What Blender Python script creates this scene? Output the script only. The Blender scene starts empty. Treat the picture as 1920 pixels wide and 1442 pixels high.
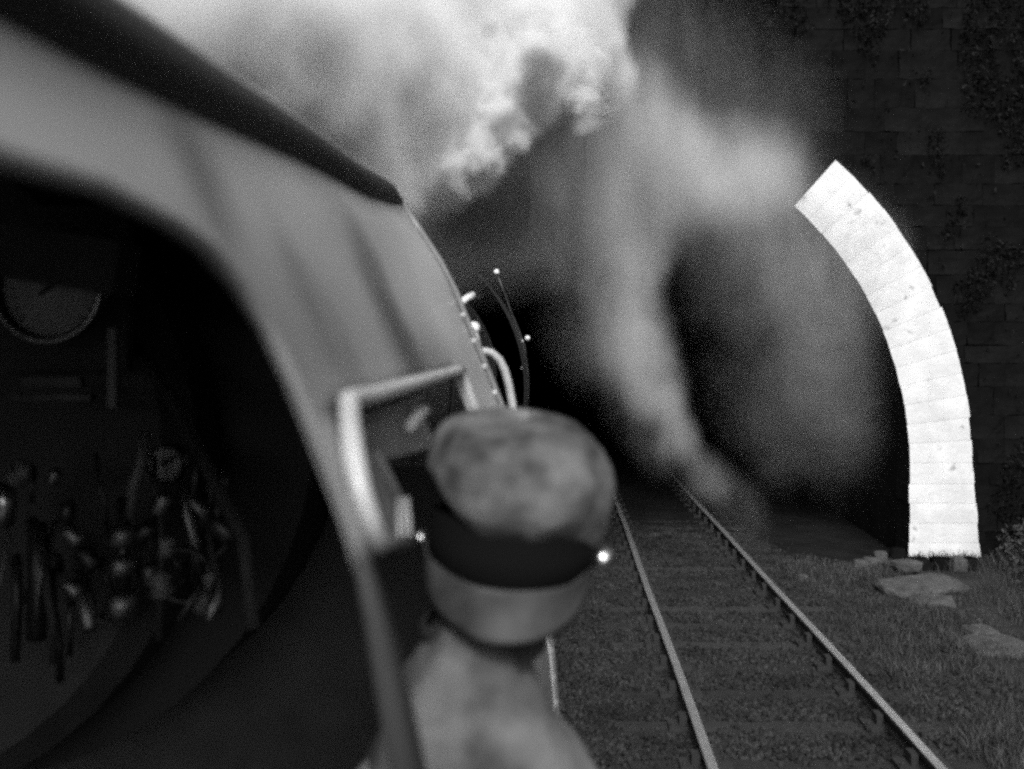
import bpy, bmesh, math, random
import numpy as np
from mathutils import Vector, Matrix, noise, Quaternion
random.seed(7); RNG = np.random.default_rng(11)
sc = bpy.context.scene
PI = math.pi

# ------------------------------------------------------------------ camera, sky, sun, exposure
F = 1870.0; VX, VY, EYE = 1059.0, 673.0, 2.70      # metres: eye 2.70 above the rail heads
cam = bpy.data.cameras.new('camera'); camo = bpy.data.objects.new('camera', cam)
sc.collection.objects.link(camo); sc.camera = camo
cam.sensor_width = 36.0; cam.lens = 36.0 * F / 1920.0
cam.shift_x = -(VX - 960) / 1920.0; cam.shift_y = -(721 - VY) / 1920.0
camo.location = (0, 0, EYE); camo.rotation_euler = (PI / 2, 0, 0)
cam.clip_start = 0.05; cam.clip_end = 2000
cam.dof.use_dof = True; cam.dof.focus_distance = 12.5; cam.dof.aperture_fstop = 2.6

SUN_EL, SUN_AZ = math.radians(40), math.radians(178)   # azimuth clockwise from +Y: behind the camera, to the right
w = bpy.data.worlds.new('World'); sc.world = w; w.use_nodes = True
nt = w.node_tree; nt.nodes.clear()
sky = nt.nodes.new('ShaderNodeTexSky'); sky.sky_type = 'NISHITA'; sky.sun_disc = False
sky.sun_elevation = SUN_EL; sky.sun_rotation = SUN_AZ; sky.dust_density = 4.0
bw = nt.nodes.new('ShaderNodeRGBToBW'); bg = nt.nodes.new('ShaderNodeBackground'); wo = nt.nodes.new('ShaderNodeOutputWorld')
bg.inputs['Strength'].default_value = 0.15
nt.links.new(sky.outputs[0], bw.inputs[0]); nt.links.new(bw.outputs[0], bg.inputs[0]); nt.links.new(bg.outputs[0], wo.inputs[0])
sl = bpy.data.lights.new('sun', 'SUN'); sl.energy = 1.5; sl.angle = math.radians(14); sl.color = (1, 1, 1)
so = bpy.data.objects.new('sun', sl); sc.collection.objects.link(so)
sdir = Vector((math.sin(SUN_AZ) * math.cos(SUN_EL), math.cos(SUN_AZ) * math.cos(SUN_EL), math.sin(SUN_EL)))
so.rotation_euler = (-sdir).to_track_quat('-Z', 'Y').to_euler()
sc.view_settings.view_transform = 'Standard'; sc.view_settings.look = 'None'
sc.view_settings.exposure = 0.62; sc.view_settings.gamma = 1.0; sc.view_settings.use_curve_mapping = False
cy = sc.cycles
cy.use_denoising = False; cy.max_bounces = 7; cy.diffuse_bounces = 3; cy.glossy_bounces = 3
cy.transmission_bounces = 4; cy.volume_bounces = 5; cy.transparent_max_bounces = 8
cy.volume_step_rate = 1.5; cy.volume_max_steps = 256
try: sc.render.filter_size = 2.8; cy.filter_width = 2.8; cy.pixel_filter_type = 'BLACKMAN_HARRIS'
except Exception: pass

def P(px, py, d):
    return Vector(((px - VX) / F * d, d, EYE - (py - VY) / F * d))

# ------------------------------------------------------------------ materials (all greys: the photograph is black and white)
def mat(name, c, rough=0.7, metal=0.0, spec=0.5, var=0.0, scale=4.0, bump=0.0, bscale=20.0, detail=5.0, lo=None, coat=0.0, stretch=None):
    m = bpy.data.materials.new(name); m.use_nodes = True
    t = m.node_tree; b = t.nodes['Principled BSDF']
    b.inputs['Base Color'].default_value = (c, c, c, 1); b.inputs['Roughness'].default_value = rough
    b.inputs['Metallic'].default_value = metal; b.inputs['Specular IOR Level'].default_value = spec
    b.inputs['Coat Weight'].default_value = coat
    tc = t.nodes.new('ShaderNodeTexCoord'); src = tc.outputs['Object']
    if stretch:
        mp = t.nodes.new('ShaderNodeMapping'); mp.inputs['Scale'].default_value = stretch
        t.links.new(src, mp.inputs[0]); src = mp.outputs[0]
    if var or lo is not None:
        n = t.nodes.new('ShaderNodeTexNoise'); n.inputs['Scale'].default_value = scale; n.inputs['Detail'].default_value = detail
        n.inputs['Roughness'].default_value = 0.6
        t.links.new(src, n.inputs['Vector'])
        r = t.nodes.new('ShaderNodeMapRange'); r.inputs['From Min'].default_value = 0.3; r.inputs['From Max'].default_value = 0.7
        a0 = lo if lo is not None else c * (1 - var); a1 = c * (1 + var) if lo is None else c
        r.inputs['To Min'].default_value = a0; r.inputs['To Max'].default_value = a1
        t.links.new(n.outputs[0], r.inputs[0]); t.links.new(r.outputs[0], b.inputs['Base Color'])
    if bump:
        n2 = t.nodes.new('ShaderNodeTexNoise'); n2.inputs['Scale'].default_value = bscale; n2.inputs['Detail'].default_value = 6
        t.links.new(src, n2.inputs['Vector'])
        bp = t.nodes.new('ShaderNodeBump'); bp.inputs['Strength'].default_value = bump; bp.inputs['Distance'].default_value = 0.02
        t.links.new(n2.outputs[0], bp.inputs['Height']); t.links.new(bp.outputs[0], b.inputs['Normal'])
    return m
M = {}
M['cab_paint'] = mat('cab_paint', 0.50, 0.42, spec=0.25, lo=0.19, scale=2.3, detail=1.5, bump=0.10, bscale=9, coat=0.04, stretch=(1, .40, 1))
M['black_paint'] = mat('black_paint', 0.006, 0.6, spec=0.25, var=0.3, scale=5)
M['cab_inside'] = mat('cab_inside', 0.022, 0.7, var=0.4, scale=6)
M['bead'] = mat('bead', 0.17, 0.35, var=0.15, scale=8)
M['frame_paint'] = mat('frame_paint', 0.42, 0.35, var=0.2, scale=12)
M['inner_paint'] = mat('inner_paint', 0.10, 0.5, var=0.3, scale=9)
M['crease_paint'] = mat('crease_paint', 0.3, 0.6)
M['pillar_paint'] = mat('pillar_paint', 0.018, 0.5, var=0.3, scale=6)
M['flap'] = mat('flap', 0.17, 0.5, lo=0.08, scale=22, stretch=(1, 1, .25))
M['brass'] = mat('brass', 0.2, 0.5, metal=1.0, var=0.2, scale=10)
M['steel'] = mat('steel', 0.55, 0.28, metal=1.0, var=0.15, scale=10)
M['dull_steel'] = mat('dull_steel', 0.055, 0.45, metal=0.8, var=0.4, scale=14)
M['boiler'] = mat('boiler', 0.008, 0.5, spec=0.3, var=0.3, scale=3)
M['dial'] = mat('dial', 0.20, 0.4, var=0.3, scale=14)
M['dark_mark'] = mat('dark_mark', 0.01, 0.6)
M['white_rod'] = mat('white_rod', 0.75, 0.3, var=0.1)
M['white_paint'] = mat('white_paint', 0.67, 0.85, spec=.3, lo=0.50, scale=3.5, bump=0.35, bscale=16, detail=9)
M['white_mortar'] = mat('white_mortar', 0.60, 0.9, var=0.12, scale=30)
M['stone'] = mat('stone', 0.0105, 0.95, spec=0.0, lo=0.003, scale=1.6, bump=1.0, bscale=11, detail=12)
M['mortar'] = mat('mortar', 0.006, 0.95, spec=0.0, var=0.4, scale=6, bump=0.5)
M['soot'] = mat('soot', 0.010, 0.95, spec=0.1, var=0.4, scale=2, bump=0.5)
M['pale_stone'] = mat('pale_stone', 0.075, 0.9, lo=0.025, scale=9, bump=0.8, bscale=25)
M['ballast'] = mat('ballast', 0.033, 0.95, spec=0.2, lo=0.012, scale=2.2, bump=0.8, bscale=40)
M['earth'] = mat('earth', 0.045, 0.95, spec=0.1, lo=0.018, scale=2.4, bump=0.8, bscale=18, detail=9)
M['sleeper'] = mat('sleeper', 0.030, 0.9, spec=0.2, var=0.5, scale=5, bump=0.7, bscale=14, stretch=(1, 8, 8))
M['rail_side'] = mat('rail_side', 0.018, 0.8, var=0.4, scale=8)
M['rail_top'] = mat('rail_top', 0.8, 0.48, metal=1.0, var=0.12, scale=5)
M['grass'] = mat('grass', 0.045, 0.85, spec=0.2, var=0.5, scale=3)
M['creeper'] = mat('creeper', 0.008, 0.9, spec=0.05, var=0.6, scale=2)
M['bush'] = mat('bush', 0.05, 0.85, spec=0.2, var=0.5, scale=2)
M['cap_cloth'] = mat('cap_cloth', 0.15, 0.9, spec=.2, lo=0.015, scale=12, bump=0.4, bscale=24, detail=2.5)
M['cap_band'] = mat('cap_band', 0.004, 0.95, spec=.08)
M['cap_peak'] = mat('cap_peak', 0.038, 0.5, spec=.2, var=0.6, scale=9)
M['jacket'] = mat('jacket', 0.19, 0.9, spec=.2, lo=0.04, scale=7, bump=0.4, bscale=12, detail=3)
M['collar'] = mat('collar', 0.018, 0.85, var=.3, scale=12)
M['trousers'] = mat('trousers', 0.02, 0.9)
M['skin'] = mat('skin', 0.28, 0.5, var=0.08, scale=10)
M['hair'] = mat('hair', 0.02, 0.6)
def per_island(m, amt):
    t = m.node_tree; b = t.nodes['Principled BSDF']; g = t.nodes.new('ShaderNodeNewGeometry')
    r = t.nodes.new('ShaderNodeMapRange'); r.inputs['To Min'].default_value = 1 - amt; r.inputs['To Max'].default_value = 1 + amt
    t.links.new(g.outputs['Random Per Island'], r.inputs[0])
    mul = t.nodes.new('ShaderNodeMath'); mul.operation = 'MULTIPLY'
    src = b.inputs['Base Color'].links[0].from_socket
    t.links.new(src, mul.inputs[0]); t.links.new(r.outputs[0], mul.inputs[1]); t.links.new(mul.outputs[0], b.inputs['Base Color'])
def per_object(m, amt):
    t = m.node_tree; b = t.nodes['Principled BSDF']; g = t.nodes.new('ShaderNodeObjectInfo')
    r = t.nodes.new('ShaderNodeMapRange'); r.inputs['To Min'].default_value = 1 - amt; r.inputs['To Max'].default_value = 1 + amt
    t.links.new(g.outputs['Random'], r.inputs[0])
    mul = t.nodes.new('ShaderNodeMath'); mul.operation = 'MULTIPLY'
    src = b.inputs['Base Color'].links[0].from_socket
    t.links.new(src, mul.inputs[0]); t.links.new(r.outputs[0], mul.inputs[1]); t.links.new(mul.outputs[0], b.inputs['Base Color'])
t = M['white_paint'].node_tree; b = t.nodes['Principled BSDF']; src = b.inputs['Base Color'].links[0].from_socket
tc_ = t.nodes.new('ShaderNodeTexCoord'); n_ = t.nodes.new('ShaderNodeTexNoise'); n_.inputs['Scale'].default_value = 4.2; n_.inputs['Detail'].default_value = 7; n_.inputs['Roughness'].default_value = .66
t.links.new(tc_.outputs['Object'], n_.inputs['Vector']); r_ = t.nodes.new('ShaderNodeMapRange'); r_.inputs['From Min'].default_value = .61; r_.inputs['From Max'].default_value = .72
r_.inputs['To Min'].default_value = 1; r_.inputs['To Max'].default_value = .3; t.links.new(n_.outputs[0], r_.inputs[0])
mu_ = t.nodes.new('ShaderNodeMath'); mu_.operation = 'MULTIPLY'; t.links.new(src, mu_.inputs[0]); t.links.new(r_.outputs[0], mu_.inputs[1]); t.links.new(mu_.outputs[0], b.inputs['Base Color'])
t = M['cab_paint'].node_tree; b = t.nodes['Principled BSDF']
for cpos, rad, k in (((-.265, 1.6, 2.76), .24, .8), ((-.32, .86, 2.86), .14, .65), ((-.30, 1.08, 2.79), .14, .5), ((-.27, 1.12, 2.71), .12, .3)):  # darkened patches that paint soft reflections into the cab side colour
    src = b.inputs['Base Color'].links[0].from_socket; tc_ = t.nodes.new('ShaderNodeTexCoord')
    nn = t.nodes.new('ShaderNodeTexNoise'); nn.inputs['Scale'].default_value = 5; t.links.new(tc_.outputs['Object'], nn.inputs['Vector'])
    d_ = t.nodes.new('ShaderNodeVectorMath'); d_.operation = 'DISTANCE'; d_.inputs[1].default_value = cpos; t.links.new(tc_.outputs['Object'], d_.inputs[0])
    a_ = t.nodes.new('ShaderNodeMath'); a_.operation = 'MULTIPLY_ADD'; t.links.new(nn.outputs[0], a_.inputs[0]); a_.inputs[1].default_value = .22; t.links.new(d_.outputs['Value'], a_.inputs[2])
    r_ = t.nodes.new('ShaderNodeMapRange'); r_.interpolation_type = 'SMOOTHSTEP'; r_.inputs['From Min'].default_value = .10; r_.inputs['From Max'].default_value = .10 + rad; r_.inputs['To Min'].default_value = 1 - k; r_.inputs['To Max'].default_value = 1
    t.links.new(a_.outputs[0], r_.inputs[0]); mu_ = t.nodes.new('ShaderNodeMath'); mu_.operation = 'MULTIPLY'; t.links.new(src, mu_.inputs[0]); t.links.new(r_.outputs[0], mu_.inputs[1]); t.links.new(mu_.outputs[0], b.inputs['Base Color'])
per_island(M['ballast'], 0.5); per_island(M['grass'], 0.4); per_island(M['bush'], 0.6); per_island(M['creeper'], 0.7)
per_object(M['stone'], 0.22); per_object(M['sleeper'], 0.3)
def glass_mat():
    m = bpy.data.materials.new('window_glass'); m.use_nodes = True; b = m.node_tree.nodes['Principled BSDF']
    b.inputs['Base Color'].default_value = (.7, .7, .7, 1); b.inputs['Roughness'].default_value = 0.05
    b.inputs['Transmission Weight'].default_value = 1.0; b.inputs['IOR'].default_value = 1.45
    return m
M['glass'] = glass_mat()

# ------------------------------------------------------------------ object helpers
def link(o): sc.collection.objects.link(o); return o
def parent(o, p):
    o.parent = p
    o.matrix_parent_inverse = Matrix.Translation(-world_loc(p))
def world_loc(o):
    v = o.location.copy()
    return v
def mesh(name, vs, fs, m, par=None, smooth=False, kind=None, label=None):
    me = bpy.data.meshes.new(name); me.from_pydata([tuple(v) for v in vs], [], fs); me.materials.append(M[m] if isinstance(m, str) else m)
    if smooth: me.polygons.foreach_set('use_smooth', [True] * len(me.polygons))
    me.update()
    o = link(bpy.data.objects.new(name, me))
    if par is not None:
        o.parent = par
        base = par
        # every builder works in world coordinates; only top-level empties are moved
        off = Vector(par.get('_base', (0, 0, 0)))
        if off.length: o.matrix_parent_inverse = Matrix.Translation(-off)
    if kind: o['kind'] = kind
    if label: o['label'] = label
    return o
def thing(name, label, cat, loc=(0, 0, 0), group=None):
    o = link(bpy.data.objects.new(name, None)); o.location = loc; o.empty_display_size = 0.2
    o['label'] = label; o['category'] = cat
    if group: o['group'] = group
    o['_base'] = tuple(loc)
    return o
def tag(o, label, cat, group=None, kind=None):
    o['label'] = label; o['category'] = cat
    if group: o['group'] = group
    if kind: o['kind'] = kind
    return o
class G:
    def __init__(s): s.v = []; s.f = []
    def add(s, vs, fs):
        n = len(s.v); s.v += [Vector(v) for v in vs]; s.f += [tuple(i + n for i in f) for f in fs]; return s
    def box(s, c, size, rot=None):
        c = Vector(c); hx, hy, hz = [q / 2 for q in size]
        vs = [Vector((x, y, z)) for x in (-hx, hx) for y in (-hy, hy) for z in (-hz, hz)]
        if rot is not None: vs = [rot @ v for v in vs]
        return s.add([c + v for v in vs], [(0, 1, 3, 2), (4, 6, 7, 5), (0, 4, 5, 1), (2, 3, 7, 6), (0, 2, 6, 4), (1, 5, 7, 3)])
    def tube(s, pts, r, n=10, cap=True):
        pts = [Vector(p) for p in pts]; rs = r if isinstance(r, (list, tuple)) else [r] * len(pts)
        up = None; rings = []
        for i, p in enumerate(pts):
            a = pts[max(i - 1, 0)]; b = pts[min(i + 1, len(pts) - 1)]; t = (b - a).normalized()
            if up is None:
                up = Vector((0, 0, 1)) if abs(t.z) < .9 else Vector((1, 0, 0))
            u = (up - t * up.dot(t)).normalized(); up = u; v = t.cross(u)
            rings.append([p + (u * math.cos(k * 2 * PI / n) + v * math.sin(k * 2 * PI / n)) * rs[i] for k in range(n)])
        vs = [q for rg in rings for q in rg]; fs = []
        for i in range(len(pts) - 1):
            for k in range(n):
                k2 = (k + 1) % n; fs.append((i * n + k, i * n + k2, (i + 1) * n + k2, (i + 1) * n + k))
        if cap: fs.append(tuple(range(n - 1, -1, -1))); fs.append(tuple((len(pts) - 1) * n + k for k in range(n)))
        return s.add(vs, fs)
    def lathe(s, prof, c=(0, 0, 0), n=32, rot=None, cap=True):
        c = Vector(c); vs = []; fs = []
        for r, z in prof:
            for k in range(n):
                a = 2 * PI * k / n; v = Vector((r * math.cos(a), r * math.sin(a), z)); vs.append(c + (rot @ v if rot is not None else v))
        for i in range(len(prof) - 1):
            for k in range(n):
                k2 = (k + 1) % n; fs.append((i * n + k, i * n + k2, (i + 1) * n + k2, (i + 1) * n + k))
        if cap: fs.append(tuple(range(n - 1, -1, -1))); fs.append(tuple((len(prof) - 1) * n + k for k in range(n)))
        return s.add(vs, fs)
    def ball(s, c, r, n=12):
        pr = [(max(1e-4, math.sin(PI * i / n)) * r, -math.cos(PI * i / n) * r) for i in range(n + 1)]
        return s.lathe(pr, c, n * 2)
    def build(s, name, m, par=None, smooth=False, kind=None, label=None): return mesh(name, s.v, s.f, m, par, smooth, kind, label)
ROT_Y = Matrix.Rotation(-PI / 2, 3, 'X')        # lathe axis z -> y (pointing forward)
def arc(c, r, a0, a1, n, y):
    return [Vector((c[0] + r * math.cos(a), y, c[1] + r * math.sin(a))) for a in [a0 + (a1 - a0) * i / n for i in range(n + 1)]]
def autosmooth(o, ang=35):
    me = o.data; me.polygons.foreach_set('use_smooth', [True] * len(me.polygons))
    try: me.set_sharp_from_angle(angle=math.radians(ang))
    except Exception: pass

# ------------------------------------------------------------------ ground and hillside (setting)
Y0 = 14.5                                   # the plane of the tunnel mouth
RZ, RI, RO = 1.2, 4.965, 5.865                 # springing height, inner and outer radius of the arch
def sstep(x): x = max(0.0, min(1.0, x)); return x * x * (3 - 2 * x)
def ground_h(x, y):
    base = -0.17
    # own track bed and neighbouring track bed are level; the cess dips a little, the bank climbs
    cess = sstep((x - 3.0) / 0.9)
    base -= 0.06 * cess
    toe = 6.15 - 0.30 * max(0, 14.4 - y)
    toe = max(toe, 5.0)
    if y < 14.42 or x > 7.5:
        k = max(0.0, x - toe)
        base += 0.95 * k * sstep(k / 1.2 + 0.15)
        base = min(base, 9 + 0.1 * k)
    kl = max(0.0, -6.3 - x)
    if y < 14.42: base += min(9, 0.9 * kl)
    base += 0.035 * noise.noise(Vector((x * 1.4, y * 1.4, 0))) * (1 if x > 2.9 else 0.35)
    base += 0.12 * noise.noise(Vector((x * .7, y * .7, 5))) * sstep((x - 5.0) / 1.5)
    return base
xs = [-400, -120, -50, -26, -18, -14, -11, -9] + [round(-8 + .25 * i, 3) for i in range(68)] + [9, 11, 14, 18, 26, 50, 120, 400]
ys = [-400, -100, -40, -20, -10, -5] + [round(-2 + .25 * i, 3) for i in range(66)] + [14.40]
vs = [(x, y, ground_h(x, y)) for y in ys for x in xs]; nx = len(xs)
fs = [(j * nx + i, j * nx + i + 1, (j + 1) * nx + i + 1, (j + 1) * nx + i) for j in range(len(ys) - 1) for i in range(nx - 1)]
mesh('ground', vs, fs, 'earth', None, True, 'structure')
vs = []; fs = []
ysf = [14.40 + i for i in range(0, 70, 3)]; xsf = [-4.98, -3.2, -1.6, 0, 1.7, 3.2, 4.98]
vs = [(x, y, -0.148 if y > 14.5 else -.17 - .06 * (x > 3.5)) for y in ysf for x in xsf]; nx = len(xsf)
fs = [(j * nx + i, j * nx + i + 1, (j + 1) * nx + i + 1, (j + 1) * nx + i) for j in range(len(ysf) - 1) for i in range(nx - 1)]
mesh('tunnel_floor', vs, fs, 'soot', None, False, 'structure')
# hillside above and behind the portal wall
hx = [-400, -150, -60, -30] + [-20 + 2 * i for i in range(21)] + [30, 60, 150, 400]; hy = [15.1, 16, 18, 21, 26, 34, 50, 80, 150, 400]
vs = []
for y in hy:
    for x in hx:
        vs.append((x, y, 9.2 + (y - 15.1) * .55 / (1 + (y - 15.1) / 60) + (1.5 * noise.noise(Vector((x * .15, y * .15, 2))) if y > 15.2 else 0)))
nx = len(hx); fs = [(j * nx + i, j * nx + i + 1, (j + 1) * nx + i + 1, (j + 1) * nx + i) for j in range(len(hy) - 1) for i in range(nx - 1)]
mesh('hillside', vs, fs, 'earth', None, True, 'structure')

# ------------------------------------------------------------------ tunnel: portal wall, arch ring, lining
tun = thing('railway_tunnel', 'sooty stone tunnel mouth with one side of its arch edge painted white', 'tunnel', (0, Y0, 0))
# wall core: filled ring around the opening, 8 cm behind the stone faces
g = G(); n = 48; yw = Y0 + 0.06
inner = [Vector((RI + .3, yw, -.5))] + [Vector(((RI + .3) * math.cos(PI * i / n), yw, RZ + (RI + .3) * math.sin(PI * i / n))) for i in range(n + 1)] + [Vector((-RI - .3, yw, -.5))]
outer = []
for p in inner:
    if abs(p.z + .5) < 1e-6: outer.append(Vector((math.copysign(60, p.x), yw, -.5))); continue
    d = Vector((p.x, 0, p.z - RZ)); s = min(60 / max(abs(d.x), 1e-6), 8.0 / max(d.z, 1e-6)); outer.append(Vector((d.x * s, yw, RZ + d.z * s)))
vs = inner + outer; m_ = len(inner)
fs = [(i, i + 1, m_ + i + 1, m_ + i) for i in range(m_ - 1)]
back = [v + Vector((0, 1.0, 0)) for v in vs]
fs2 = [tuple(2 * m_ + j for j in reversed(f)) for f in fs]
# top cap
g.add(vs + back, fs + fs2 + [(m_ + i, m_ + i + 1, 3 * m_ + i + 1, 3 * m_ + i) for i in range(m_ - 1)])
g.build('wall', 'mortar', tun)
# courses of stone, each a part (the nearest, right-hand face of the portal)
proto_blocks = []
def block_mesh(wd, ht, seed):
    rnd = random.Random(seed); bm = bmesh.new(); nxs, nzs = 4, 3
    vv = {}
    for i in range(nxs + 1):
        for j in range(nzs + 1):
            e = (i in (0, nxs)) or (j in (0, nzs))
            x = (i / nxs - .5) * wd; z = (j / nzs - .5) * ht
            if e: x += rnd.uniform(-.012, .012); z += rnd.uniform(-.012, .012)
            y = -0.0 if e else -rnd.uniform(.004, .022)
            vv[i, j] = bm.verts.new((x, y, z))
    for i in range(nxs):
        for j in range(nzs): bm.faces.new((vv[i, j], vv[i + 1, j], vv[i + 1, j + 1], vv[i, j + 1]))
    ring = [vv[i, 0] for i in range(nxs + 1)] + [vv[nxs, j] for j in range(1, nzs + 1)] + [vv[i, nzs] for i in range(nxs - 1, -1, -1)] + [vv[0, j] for j in range(nzs - 1, 0, -1)]
    bk = [bm.verts.new((v.co.x, .09, v.co.z)) for v in ring]
    for k in range(len(ring)):
        k2 = (k + 1) % len(ring); bm.faces.new((ring[k2], ring[k], bk[k], bk[k2]))
    me = bpy.data.meshes.new('stone_block'); bm.to_mesh(me); bm.free(); me.materials.append(M['stone']); return me
CH = 0.36
meshes = {}
rnd = random.Random(3); nblocks = 0
far_g = G()
z = -0.12; row = 0
HS = [rnd.choice([.26, .31, .36, .42, .34]) for _ in range(40)]
while z < 8.9:
    CH = HS[row]; zc = z + CH / 2
    # clear of the arch opening
    zz = max(0, z + .0 - RZ)
    xa = math.sqrt(max(0, (RI + .45) ** 2 - zz ** 2)) if zz < RI + .45 else 0.0
    for side in (1, -1):
        x = xa if xa > 0 else (0.0 if side == 1 else 0.0)
        if xa == 0 and side == 1: x = rnd.uniform(-.3, 0)
        if xa == 0 and side == -1: x = .3
        while x < 9.5:
            wd = rnd.choice([.40, .48, .58, .70, .86])
            vis = side == 1 and x + wd < 8.2 and nblocks < 296
            if vis:
                key = (wd, CH, rnd.randrange(2))
                if key not in meshes: meshes[key] = block_mesh(wd - .004, CH - .004, len(meshes))
                o = link(bpy.data.objects.new('stone_block', meshes[key])); o.parent = tun; o.location = (side * (x + wd / 2), -0.02 + rnd.uniform(-.005, .005), zc)
                o.rotation_euler = (rnd.uniform(-.012, .012), 0, rnd.uniform(-.015, .015)); nblocks += 1
            else:
                if x < 9.5: far_g.box((side * (x + wd / 2), Y0 + .04, zc), (wd - .02, .12, CH - .02))
            x += wd
    z += CH; row += 1
far_g.build('stone_facing', 'stone', tun, kind='stuff')
# arch ring
def voussoir(a0, a1, r0, r1, yf, yb, jit, rnd):
    vs = []
    r1j = r1 + rnd.uniform(-jit, jit); r0j = r0 + rnd.uniform(-jit * .5, jit * .5)
    for y, e in ((yf, 0), (yb, 0)):
        for i, r in enumerate((r0j, (r0j + r1j) / 2, r1j)):
            for j, a in enumerate((a0, (a0 + a1) / 2, a1)):
                yy = y + (-(.010 + rnd.uniform(0, .012)) if (y == yf and i == 1 and j == 1) else 0)
                rr = r + (rnd.uniform(-jit * .4, jit * .4) if i != 1 else 0)
                vs.append(Vector((rr * math.cos(a), yy, RZ + rr * math.sin(a))))
    I = lambda s, i, j: s * 9 + i * 3 + j
    fs = []
    for i in range(2):
        for j in range(2):
            fs.append((I(0, i, j), I(0, i + 1, j), I(0, i + 1, j + 1), I(0, i, j + 1)))
            fs.append((I(1, i, j), I(1, i, j + 1), I(1, i + 1, j + 1), I(1, i + 1, j)))
    for j in range(2):
        fs.append((I(0, 0, j), I(0, 0, j + 1), I(1, 0, j + 1), I(1, 0, j)))
        fs.append((I(0, 2, j + 1), I(0, 2, j), I(1, 2, j), I(1, 2, j + 1)))
    for i in range(2):
        fs.append((I(0, i + 1, 0), I(0, i, 0), I(1, i, 0), I(1, i + 1, 0)))
        fs.append((I(0, i, 2), I(0, i + 1, 2), I(1, i + 1, 2), I(1, i, 2)))
    return vs, fs
A1 = math.radians(48.2)
rnd = random.Random(5)
yf, yb = Y0 - .13, Y0 + .45
def white_piece(vs, fs):
    o = mesh('arch_stone', vs, fs, 'white_paint', tun, label='arch stone painted white')
    o.data.materials.append(M['soot'])
    for p in o.data.polygons:
        p.material_index = 0 if abs(p.normal.y) > .6 or p.normal.z > .2 and k == nW - 1 else 1
    b = o.modifiers.new('bevel', 'BEVEL'); b.width = .002; b.segments = 2; b.limit_method = 'ANGLE'; b.angle_limit = .6
    autosmooth(o, 40); return o
nW = 15; gap = .0001
for k in range(nW):
    a0, a1 = A1 * k / nW, A1 * (k + 1) / nW
    g_ = .0022 if k == nW - 3 else gap
    white_piece(*voussoir(a0 + gap, a1 - g_, RI, RO, yf - rnd.uniform(0, .0015), yb, .012, rnd))
# straight leg of the ring, a little wider at its foot
zs_ = [RZ, .90, .62, .33, .05, -.20]
for k in range(5):
    zt, zb = zs_[k] - .0006, zs_[k + 1] + .0006
    xo = lambda z: RO + .13 * (RZ - z) / 1.4
    vs = []
    j0, j1 = rnd.uniform(-.01, .01), rnd.uniform(-.012, .012)
    for y in (yf - rnd.uniform(0, .0015), yb):
        for zz in (zb, (zb + zt) / 2, zt):
            vs += [Vector((RI + j0, y, zz)), Vector(((RI + RO) / 2, y - (.014 if y < Y0 and zz not in (zb, zt) else 0), zz)), Vector((xo(zz) + j1 + rnd.uniform(-.006, .006), y, zz))]
    I = lambda s, i, j: s * 9 + i * 3 + j
    fs = []
    for i in range(2):
        for j in range(2):
            fs.append((I(0, i, j), I(0, i, j + 1), I(0, i + 1, j + 1), I(0, i + 1, j)))
            fs.append((I(1, i, j), I(1, i + 1, j), I(1, i + 1, j + 1), I(1, i, j + 1)))
        fs.append((I(0, i, 0), I(0, i + 1, 0), I(1, i + 1, 0), I(1, i, 0)))
        fs.append((I(0, i + 1, 2), I(0, i, 2), I(1, i, 2), I(1, i + 1, 2)))
    for j in range(2):
        fs.append((I(0, 0, j + 1), I(0, 0, j), I(1, 0, j), I(1, 0, j + 1)))
        fs.append((I(0, 2, j), I(0, 2, j + 1), I(1, 2, j + 1), I(1, 2, j)))
    white_piece(vs, fs)
# thick white paint over the joints of the painted part
g = G(); vs = []
N = 40
for i in range(N + 1):
    a = A1 * i / N * .997
    for r in (RI + .02, RO - .02):
        for y in (yf + .004, yb - .02): vs.append(Vector((r * math.cos(a), y, RZ + r * math.sin(a))))
fs = []
for i in range(N):
    b = i * 4; c = b + 4
    fs += [(b, b + 2, c + 2, c), (b + 1, c + 1, c + 3, b + 3), (b, c, c + 1, b + 1), (b + 2, b + 3, c + 3, c + 2)]
g.add(vs, fs); g.box(((RI + RO) / 2 + .02, (yf + .004 + yb - .02) / 2, RZ - .7), (RO - RI - .04, yb - yf - .028, 1.39))
g.build('joint_filling', 'white_mortar', tun)
# the unpainted rest of the arch
nD = 46
for k in range(nD):
    a0, a1 = A1 + (PI - A1) * k / nD, A1 + (PI - A1) * (k + 1) / nD
    vs, fs = voussoir(a0 + .002, a1 - .002, RI, RO, yf + .03, yb, .012, rnd)
    mesh('arch_stone', vs, fs, 'stone', tun)
g = G()
for k in range(4): g.box((-(RI + RO) / 2, (yf + yb) / 2 + .03, RZ - .175 - .35 * k), (RO - RI, yb - yf - .03, .335))
g.build('pier_stones', 'stone', tun, kind='stuff')
# bore
g = G(); n = 40; ysb = [Y0 + .44, Y0 + 2, Y0 + 4, Y0 + 8, Y0 + 14, Y0 + 24, Y0 + 40, Y0 + 66]
prof = [(RI + .02, -.5)] + [((RI + .02) * math.cos(PI * i / n), RZ + (RI + .02) * math.sin(PI * i / n)) for i in range(n + 1)] + [(-RI - .02, -.5)]
vs = [Vector((x, y, z)) for y in ysb for x, z in prof]; m_ = len(prof)
fs = [(j * m_ + i, (j + 1) * m_ + i, (j + 1) * m_ + i + 1, j * m_ + i + 1) for j in range(len(ysb) - 1) for i in range(m_ - 1)]
fs.append(tuple((len(ysb) - 1) * m_ + i for i in range(m_)))
mesh('lining', vs, fs, 'soot', tun, True)

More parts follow.
